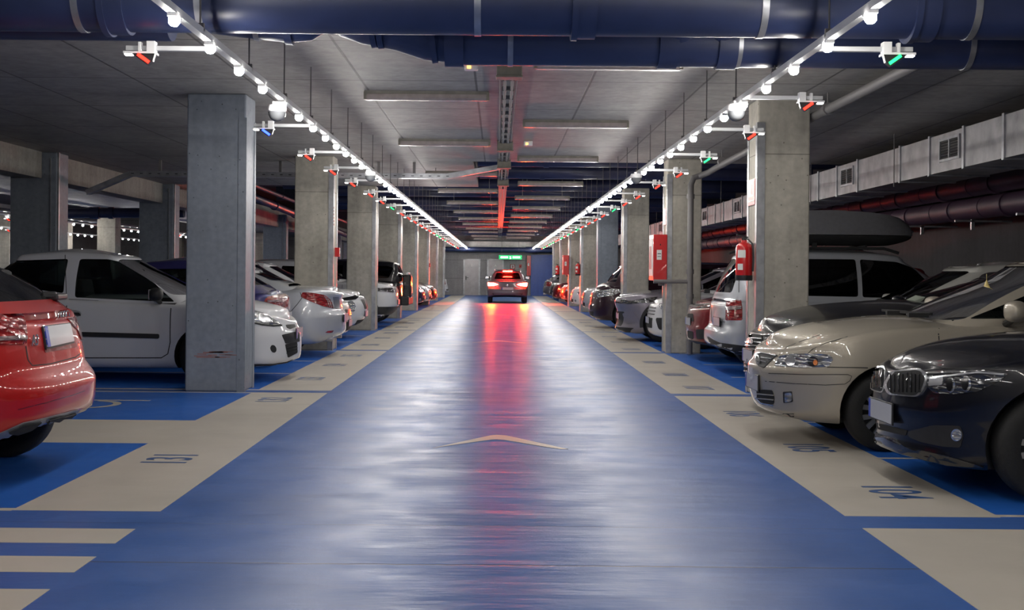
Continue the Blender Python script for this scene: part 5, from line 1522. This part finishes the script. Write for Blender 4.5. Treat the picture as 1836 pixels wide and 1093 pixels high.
pxquad('country_strip', [(75, 587), (80, 586.5), (86, 621.5), (81, 623)], 'plate_blue', .022, h_)
for k in range(4):
    cx_, cy_ = 104 + 4.6 * k, 568 - .7 * k
    p0, n0 = car.pxpos(cx_, cy_); b = MB()
    b.tube([(p0.x - .012, p0.y + (k * .0) + .036 * math.cos(q * PI / 10), p0.z + .036 * math.sin(q * PI / 10)) for q in range(21)], .006, 6, False); b.build('ring_emblem', 'chrome', car.root, True)
t = text_mesh('A3', .10, .003, 'lettering', 'chrome', None, 1)
p0, n0 = car.pxpos(60, 611); R = Matrix.Rotation(-PI / 2, 4, 'Z') @ Matrix.Rotation(PI / 2, 4, 'X')
t.parent = car.root; t.matrix_parent_inverse = Matrix(); t.location = p0 + n0 * .012; t.rotation_euler = (Matrix.Rotation(-PI / 2, 3, 'Z') @ Matrix.Rotation(PI / 2, 3, 'X')).to_euler()
car.px_patch('crease_shade', strip([(32, 734), (80, 722), (130, 708), (152, 700)], 1.6), 'paint_dark_red', .06, off=.002, thick=0)  # darker red line paints in the shade along the bumper crease
df = car.px_patch('diffuser', rounded([(-30, 790), (0, 775), (40, 757), (80, 748), (140, 733), (138, 748), (80, 768), (30, 785), (-30, 800)], 3), 'skid_silver', .06, off=.012)[0]
car.px_patch('diffuser_insert', rounded([(85, 752), (135, 738), (128, 747), (84, 760)], 2), 'matte_black', .05, off=.02, parent=df)
car.px_patch('diffuser_insert', rounded([(14, 774), (40, 760), (72, 755), (54, 768), (30, 776)], 2), 'matte_black', .05, off=.02, parent=df)
for px, py in ((56, 772), (70, 770)):
    p0, n0 = car.pxpos(px, py); b = MB()
    b.lathe([(.036, .12), (.040, .0), (.040, -.05), (.034, -.05), (.033, .10), (0, .10)], 20, Matrix.Translation(p0 + Vector((.02, 0, 0))) @ Matrix.Rotation(PI / 2, 4, 'Y')); b.build('exhaust_pipe', 'steel', car.root, True)
b = MB(); p0, n0 = car.pxpos(88, 531, True)
b = MB(); b.box((p0.x - .0, p0.y, p0.z + .01), (.10, .13, .05), Matrix.Rotation(.3, 3, 'Z')); b.box((p0.x - .03, p0.y - .10, p0.z - .005), (.07, .30, .045), Matrix.Rotation(.1, 3, 'Z')); b.build('wiper', 'trim_black', car.root, bevel=.014)

# white hatchback behind the painted column
c = mk(4.2, 1.76, 1.63, nose=.78, hood=1.05, ws=(1.18, 2.1), rg=(3.5, 4.05), tail=1.05, belt=(1.0, 1.06), clear=.19, wr=.32, wh=(1.02, 3.55), lf=.72, nf=2.15, bp=2.72)
c['mid'] = [(0, .76), (.08, .84), (.25, .92), (.6, 1.0), (1.18, 1.08), (1.6, 1.06), (4.05, 1.07), (4.2, 1.0)]
c['edge'] = [(0, .76), (.08, .80), (.25, .85), (.6, .91), (1.18, .96), (1.8, .97), (2.8, 1.02), (3.9, 1.06), (4.2, 1.0)]
c['front'] = [(.18, .09), (.28, .01), (.42, 0), (.56, .0), (.66, .04), (.76, .09), (1.3, .4)]
c['cab']['sidewin'] = [[(1.42, .985), (2.63, 1.03), (2.63, 1.50), (2.28, 1.50), (1.95, 1.42)], [(2.77, 1.08), (3.1, 1.12), (3.62, 1.2), (3.5, 1.47), (2.77, 1.5)]]
c['cab']['ws'] = [(-.70, 1.07), (.70, 1.07), (.52, 1.5), (-.52, 1.5)]
car = Car('hatchback_car', (-2.52, 16.32, 0), 1, c, 'paint_white', 'white hatchback partly hidden by the near painted column, side windows showing')
hl = car.px_patch('headlight', rounded([(430, 548), (455, 556), (478, 563), (496, 575), (505, 583), (490, 585), (470, 582), (430, 572)], 3), 'reflector', .04, off=.006, twin=True)[0]
car.px_patch('lamp_bowl', ell(474, 572, 11, 6, 20, .3), 'chrome', .03, off=.010, parent=hl)
car.px_patch('lamp_frame', strip([(432, 573), (470, 582), (490, 584), (505, 583)], 2.5), 'trim_black', .05, off=.010, parent=hl)
car.px_patch('badge', rounded([(512, 582), (528, 581), (530, 586), (520, 590), (514, 587)], 1.5), 'trim_black', .03, off=.006)
car.px_patch('plate_panel', rounded([(505, 600), (526, 595), (536, 596), (537, 612), (512, 616)], 2), 'trim_black', .04, off=.006)
car.px_patch('lower_intake', rounded([(511, 617), (532, 612), (533, 632), (516, 641)], 2), 'matte_black', .04, off=.006)
for q in range(3): car.px_patch('intake_bar', strip([(513, 623 + 5 * q), (532, 618 + 5 * q)], 1), 'trim_black', .04, off=.014)
car.plate(.585, w_=.5, h=.12)
car.px_patch('fog_light', ell(490, 625, 5, 7, 18, -.3), 'trim_black', .03, off=.006, twin=True)
car.px_patch('lower_lip', rounded([(430, 652), (490, 652), (530, 646), (532, 652), (520, 656), (455, 660), (430, 660)], 2), 'trim_black', .06, off=.010)
car.side_patch('side_strip', rounded([(1.57, .545), (3.0, .57), (3.0, .625), (1.57, .60)], .02), 'trim_black', .12, off=.016, thick=.016)
car.side_patch('door_handle', rounded([(2.52, .81), (2.76, .82), (2.76, .845), (2.54, .845)], .01), 'trim_black', .08, off=.028, thick=.03)
car.side_patch('handle_cup_shade', ell(2.62, .835, .10, .045, 20), 'paint_silver', .05, off=.001, thick=0)  # flat grey oval paints in the shade of the hollow behind the handle
car.side_patch('door_seam', strip([(1.44, 1.0), (1.44, .5), (1.47, .36), (1.55, .31), (2.6, .30), (2.7, .34)], .012), 'seam', .1, off=.002, thick=0)
car.side_patch('door_seam', strip([(2.70, .34), (2.72, .6), (2.70, 1.03)], .012), 'seam', .1, off=.002, thick=0)
car.side_patch('belt_strip', strip([(1.4, .965), (2.7, 1.015)], .02), 'trim_black', .12, off=.004, thick=.004)
car.px_patch('cabin_seam', strip([(117, 449), (117, 470), (119, 528)], 1.3), 'seam', .06, cab=True, off=.002, thick=0)
car.mirrors(1.60, 1.03, 'trim_black', (.16, .17, .16))
# dark blue hatchback, tail out
c = mk(4.1, 1.74, 1.56, nose=.78, hood=1.02, ws=(1.1, 2.0), rg=(3.3, 3.92), tail=1.08, belt=(1.0, 1.06), wr=.32, wh=(.85, 3.4), lr=.4, nr=2.8)
c['rear'] = [(.2, .1), (.4, .01), (.5, 0), (.62, .01), (.75, .03), (1.0, .06), (1.4, .3)]
car = Car('hatchback_car', (-3.04 - 4.1, 18.62, 0), -1, c, 'paint_blue', 'dark blue violet hatchback tail between the white hatchback and the silver saloon', glass='glass')
car.px_patch('tail_light', rounded([(470, 545), (478, 532), (500, 528), (518, 530), (519, 540), (516, 556), (500, 554), (484, 552)], 3), 'tail_red', .04, off=.008, twin=True)
car.px_patch('tail_light_strip', [(478, 538), (504, 536), (504, 541), (479, 542)], 'tail_clear', .04, off=.016)
generic_rear(car, platez=.72, tl=((.0, .3), (.01, .3), (.01, .31), (0, .31)))
b = MB(); p0, n0 = car.pxpos(509, 513, True); b.box((p0.x - .03, p0.y, p0.z), (.07, .5, .035)); b.build('wiper', 'matte_black', car.root, bevel=.01)
# silver saloon, tail out
c = mk(4.8, 1.86, 1.50, nose=.76, hood=1.02, ws=(1.3, 2.2), rg=(3.4, 4.15), tail=1.13, belt=(1.0, 1.07), clear=.2, wr=.34, wh=(.95, 3.75), lr=.62, nr=2.5)
c['mid'] = c['mid'][:5] + [(4.15, 1.14), (4.55, 1.135), (4.72, 1.12), (4.8, 1.05)]
c['edge'] = c['edge'][:5] + [(3.9, 1.06), (4.3, 1.10), (4.7, 1.08), (4.8, 1.05)]
c['rear'] = [(.2, .22), (.3, .08), (.42, .0), (.68, .0), (.74, .05), (.9, .07), (1.05, .03), (1.4, .3)]
car = Car('saloon_car', (-2.5 - 4.8, 20.9, 0), -1, c, 'paint_silver_light', 'silver saloon tail with large red wraparound lamp on the left side')
tl = car.px_patch('tail_light', rounded([(539, 532), (542, 524), (556, 524), (580, 528), (592, 536), (599, 553), (580, 549), (556, 540)], 2.5), 'tail_red', .04, off=.008, twin=True)[0]
for q in range(3): car.px_patch('lamp_strip', strip([(580 + 4 * q, 530 + 2 * q), (586 + 4 * q, 538 + 2 * q), (590 + 3.4 * q, 550 + q)], 1.1), 'tail_clear', .04, off=.014, parent=tl)
car.px_patch('rear_panel', rounded([(597, 532), (607, 531), (609, 548), (600, 552)], 1.5), 'skid_silver', .04, off=.006)
car.px_patch('rear_reflector', rounded([(583, 596), (588, 593), (598, 592), (595, 596)], 1), 'tail_red', .03, off=.008)
car.px_patch('fender_seam', strip([(520, 560), (534, 544), (542, 533), (538, 524)], 1.1), 'seam', .05, off=.002, thick=0)
car.px_patch('bumper_seam', strip([(600, 552), (612, 554), (617, 556)], 1.1), 'seam', .05, off=.002, thick=0)
car.plate(.62, False)
for y in (-.55, .55):
    b = MB(); b.cyl((-4.68, y, .3), (-4.55, y, .3), .045, 16); b.build('exhaust_pipe', 'steel', car.root, True)
# white hatchback, rounded white crossover, white suv and the others further on the left
c = mk(4.3, 1.78, 1.62, nose=.8, hood=1.08, ws=(1.0, 1.75), rg=(3.6, 4.1), clear=.18, belt=(1.0, 1.05), wh=(.9, 3.5))
car = Car('hatchback_car', (-2.74, 23.75, 0), 1, c, 'paint_white_warm', 'white hatchback mostly hidden behind the silver saloon and the second left column')
generic_front(car, badge=False, bars=4, intake=(.55, .25, .45)); car.mirrors(1.4, 1.05, 'trim_black')
c = mk(4.15, 1.78, 1.60, nose=.88, hood=1.08, ws=(1.05, 1.9), rg=(3.4, 4.0), clear=.22, belt=(1.02, 1.08), wr=.34, wh=(.88, 3.4), lf=.65, nf=2.3)
c['front'] = [(.2, .28), (.35, .10), (.5, .01), (.62, 0), (.75, .03), (.88, .12), (1.3, .4)]
car = Car('crossover_car', (-2.72, 26.6, 0), 1, c, 'paint_white', 'rounded white crossover nose with a big round headlight in front of the third left column')
car.diag_patch('round_headlight', ell(.06, .66, .12, .12, 24), 'reflector', .05, True, 42, .01, .02)
car.diag_patch('upper_lamp', rounded([(-.25, .90), (.35, .82), (.30, .78), (-.1, .80), (-.3, .86)], .02), 'gloss_black', .05, True, 42, .012, .02)
car.end_patch('grille', rounded([(-.4, .80), (.4, .80), (.3, .6), (-.3, .6)], .03), 'trim_black', .06, True, off=.006); car.end_patch('lower_intake', rounded([(-.5, .38), (.5, .38), (.4, .25), (-.4, .25)], .03), 'matte_black', .06, True); car.plate(.5)
sill(car); arches(car); car.mirrors(1.5, 1.08); seams(car, (1.2, 2.2, 3.0), (.3, .95))
c = mk(4.4, 1.92, 1.66, nose=1.02, hood=1.16, ws=(1.2, 2.0), rg=(3.9, 4.3), clear=.26, belt=(1.12, 1.2), wr=.37, wh=(.9, 3.6), lf=.45, nf=2.8, tail=1.15)
c['front'] = [(.26, .22), (.42, .08), (.55, .0), (.7, .01), (.9, .03), (1.02, .10), (1.4, .4)]
car = Car('suv_car', (-2.48, 31.9, 0), 1, c, 'paint_white', 'white suv nose with dark slim headlights, right of the third left column', glass='dark_glass')
car.diag_patch('headlight', rounded([(-.25, .98), (.35, .98), (.40, .90), (-.2, .86)], .02), 'reflector_dark', .05, True, 42, .01, .02)
car.end_patch('grille', rounded([(-.5, .96), (.5, .96), (.45, .86), (-.45, .86)], .02), 'trim_black', .06, True, off=.006)
car.end_patch('lower_bumper', rounded([(-.80, .52), (.80, .52), (.70, .27), (-.70, .27)], .03), 'trim_black', .06, True, off=.008); car.plate(.62); car.diag_patch('corner_bumper', [(-.35, .28), (.5, .28), (.5, .52), (-.35, .52)], 'trim_black', .06, True, 45, .008, .012)
arches(car, w_=.08); sill(car, z=(.25, .4)); car.mirrors(1.6, 1.2, 'trim_black'); seams(car, (1.3, 2.3, 3.2), (.4, 1.1))
c = mk(4.2, 1.8, 1.7, nose=.9, hood=1.1, ws=(1.2, 1.8), rg=(4.05, 4.15), clear=.35, belt=(1.12, 1.14), wr=.38, wh=(.8, 3.4), tail=1.14, lr=.2)
car = Car('offroad_car', (-2.52 - 4.2, 34.6, 0), -1, c, 'paint_black', 'dark off roader tail with a square carrier and wide bumper, left side mid distance', glass='dark_glass')
b = MB(); b.box((-4.25, -.1, .60), (.22, 1.75, .24)); b.build('rear_bumper', 'trim_black', car.root, bevel=.03)
b = MB(); b.box((-4.28, .1, .98), (.22, .6, .62)); b.build('carrier_box', 'gloss_black', car.root, bevel=.03)
b = MB(); b.box((-4.40, .1, .9), (.01, .3, .2)); b.build('number_plate', 'plate_white', car.root)
b = MB(); b.cyl((-4.3, -.25, 1.33), (-4.3, .55, 1.33), .03, 8); b.build('carrier_bar', 'steel', car.root)
car.diag_patch('tail_light', [(-.1, .75), (.12, .75), (.12, .98), (-.1, .98)], 'tail_red', .05, False, 45, .01, .02)

def quick(kind, yc, x, side, out, paint_, label, spec, group=None, **k):
    """a car seen only as a small nose or tail"""
    L_ = spec['L']; sx = -1 if side > 0 else 1      # direction towards the aisle
    if out == 'nose': loc, face = (x, yc, 0), sx
    else: loc, face = (x - sx * L_, yc, 0), -sx
    car = Car(kind, loc, face, spec, paint_, label, glass=k.pop('glass', 'dark_glass'), group=group)
    if out == 'nose': generic_front(car, **k)
    else: generic_rear(car, **k)
    car.mirrors(1.55, spec['edge'][3][1] + .06)
    sill(car); return car
std = lambda **k: mk(**{**dict(L=4.3, W=1.78, Ht=1.5), **k})
quick('hatchback_car', 47.6, -2.72, -1, 'nose', 'paint_dark_blue', 'small dark blue car nose, first of three distant ones on the left', std())
quick('hatchback_car', 49.9, -2.6, -1, 'nose', 'paint_silver', 'small silver car nose between two dark ones, far left side of the aisle', std())
quick('hatchback_car', 52.2, -2.5, -1, 'nose', 'paint_black', 'small black car nose, last of three distant ones on the left', std())
quick('hatchback_car', 71.6, -2.78, -1, 'tail', 'paint_white', 'white car tail beside the back wall, farthest on the left', std(Ht=1.6, tail=1.05))
# right side
c = mk(4.4, 1.84, 1.56, nose=.82, hood=1.06, ws=(1.0, 1.9), rg=(3.6, 4.1), clear=.17, belt=(.98, 1.04), wr=.34, wh=(.9, 3.55))
car = Car('hatchback_car', (2.86, 24.35, 0), -1, c, 'paint_white', 'white car nose with large black corner intake, left of the hose cabinet column')
car.diag_patch('headlight', rounded([(-.18, .82), (.35, .86), (.38, .76), (-.05, .72)], .02), 'reflector', .05, True, 42, .008, .014)
car.diag_patch('corner_intake', rounded([(-.2, .56), (.42, .58), (.44, .36), (-.1, .34)], .06), 'trim_black', .05, True, 42, .006, .012)
for z in (.62, .68, .74): car.end_patch('grille_bar', strip([(-.5, z), (.5, z)], .018), 'trim_black', .08, True, off=.01)
car.end_patch('lower_intake', rounded([(-.45, .55), (.45, .55), (.4, .36), (-.4, .36)], .03), 'matte_black', .06, True); car.plate(.5); sill(car); car.mirrors(1.5, 1.05)
c = mk(4.4, 1.84, 1.58, nose=.90, hood=1.06, ws=(1.1, 2.05), rg=(3.5, 4.2), clear=.16, belt=(1.0, 1.08), wr=.36, wh=(.9, 3.6), lf=.65, nf=2.3)
c['front'] = [(.15, .02), (.22, .0), (.4, .06), (.6, .05), (.78, .0), (.86, .02), (.90, .06), (1.3, .4)]
car = Car('crossover_car', (2.44, 26.6, 0), -1, c, 'paint_mauve', 'silvery mauve crossover nose with sharp lamps in front of the third right column')
car.diag_patch('headlight', rounded([(-.35, .86), (.1, .83), (.5, .92), (.45, .80), (.0, .76), (-.2, .78)], .015), 'reflector_dark', .05, True, 42, .01, .014)
car.diag_patch('corner_intake', rounded([(-.25, .56), (.12, .62), (.25, .40), (-.1, .36)], .03), 'paint_mauve', .05, True, 42, .012, .016)
car.end_patch('grille', rounded([(-.6, .80), (.6, .80), (.6, .77), (-.6, .77)], .01), 'gloss_black', .06, True, off=.006); car.end_patch('lower_intake', rounded([(-.55, .60), (.55, .60), (.45, .3), (-.45, .3)], .03), 'trim_black', .06, True)
car.end_patch('lower_bumper', rounded([(-.8, .28), (.8, .28), (.7, .19), (-.7, .19)], .02), 'trim_black', .08, True, off=.008); car.plate(.5); arches(car); sill(car, z=(.2, .32)); car.mirrors(1.6, 1.08); seams(car, (1.3, 2.3, 3.2), (.3, .95))
c = mk(4.4, 1.84, 1.68, nose=.95, hood=1.15, ws=(.42, .74), rg=(4.0, 4.3), clear=.2, belt=(1.1, 1.15), wr=.34, wh=(.9, 3.6), lf=.55, nf=2.4, tail=1.1)
car = Car('people_carrier', (2.34, 32.6, 0), -1, c, 'paint_maroon', 'dark maroon people carrier nose in front of the blue grey column', glass='dark_glass')
car.diag_patch('headlight', rounded([(-.22, .90), (.3, 1.0), (.52, .97), (.35, .84), (-.05, .76)], .03), 'reflector', .05, True, 42, .01, .014)
car.end_patch('grille', rounded([(-.4, .78), (.4, .78), (.35, .66), (-.35, .66)], .02), 'gloss_black', .06, True, off=.006); car.end_patch('lower_intake', rounded([(-.5, .42), (.5, .42), (.45, .26), (-.45, .26)], .03), 'matte_black', .06, True); car.plate(.52); car.mirrors(.8, 1.18); sill(car)
car.side_patch('bumper_seam', strip([(.1, .68), (.55, .70)], .012), 'seam', .1, off=.002, thick=0)
quick('hatchback_car', 42.1, 2.78, 1, 'nose', 'paint_silver', 'silver car nose with chrome grille in front of the column with the small extinguisher', std(Ht=1.52, nose=.82), bars=5, grille=(.42, .5, .74))
quick('hatchback_car', 47.6, 2.72, 1, 'nose', 'paint_white', 'white hatchback nose left of the column with the small extinguisher', std(nose=.8))
quick('hatchback_car', 55.6, 2.72, 1, 'nose', 'paint_dark_red', 'small dark red car nose beside the distant hose cabinet column', std(nose=.78))
quick('hatchback_car', 58.3, 2.5, 1, 'nose', 'paint_maroon', 'small blackish maroon car nose left of the dark red one, far right side', std(nose=.85, Ht=1.55))
quick('hatchback_car', 64.2, 2.6, 1, 'nose', 'paint_black', 'small black car nose near the blue wall', std(nose=.8))
quick('hatchback_car', 66.6, 2.35, 1, 'tail', 'paint_grey', 'small dark grey car tail nearest the blue wall', std(Ht=1.6, tail=1.02))
quick('hatchback_car', 71.5, 2.9, 1, 'nose', 'paint_black', 'last dark car before the blue wall, far right', std(nose=.8))
# cars in the back row on the left
# the car driving away, brake lamps lit
c = mk(4.3, 1.84, 1.50, nose=.85, hood=1.05, ws=(1.0, 1.8), rg=(3.7, 4.12), tail=1.05, belt=(1.0, 1.05), clear=.24, wr=.36, wh=(.85, 3.45), lr=.4, nr=2.8)
c['cab']['rw'] = [(-.60, 1.08), (.60, 1.08), (.50, 1.36), (-.50, 1.36)]
M['brake_on'] = emit('brake_on', (1, .010, .005, 1), 850)
M['brake_core'] = emit('brake_core', (1, .16, .012, 1), 1100)
car = Car('crossover_car', (.43, 57.0 + 4.3, 0), 1, c, 'paint_grey', 'grey crossover in the middle of the aisle with glowing red brake lamps', yaw=PI / 2, glass='dark_glass')
for sg in (1, -1):
    q = car.end_patch('brake_light', rounded([(sg * .42, .84), (sg * .60, .78), (sg * .86, .76), (sg * .88, .92), (sg * .6, .90)][::sg], .02), 'brake_on', .06, False, off=.012)[0]
    car.end_patch('lamp_core', ell(sg * .74, .84, .09, .05, 16), 'brake_core', .05, False, off=.02, parent=q)
hb = MB(); hb.box((-3.86, 0, 1.43), (.03, .42, .03)); hb.build('high_brake_light', 'brake_on', car.root)
car.plate(.66, False); car.end_patch('diffuser', rounded([(-.7, .45), (.7, .45), (.6, .3), (-.6, .3)], .03), 'trim_black', .08, False); car.mirrors(1.5, 1.1)
b = MB(); b.box((-3.8, 0, 1.49), (.25, 1.1, .03)); b.build('roof_spoiler', 'paint_grey', car.root, bevel=.01)
for y in (-.58, .58):
    b = MB(); b.tube([(-1.9, y, 1.46), (-2.1, y, 1.52), (-3.4, y, 1.52), (-3.6, y, 1.47)], .016, 6); b.build('roof_rail', 'steel', car.root, True)
b = MB(); b.lathe([(.05, 0), (.05, .012), (0, .016)], 16, Matrix.Translation((-4.31, .02, .80)) @ Matrix.Rotation(-PI / 2, 4, 'Y')); b.build('badge', 'chrome', car.root)
car.end_patch('hatch_seam', strip([(-.75, .58), (.75, .58)], .014), 'seam', .1, False, off=.002, thick=0)
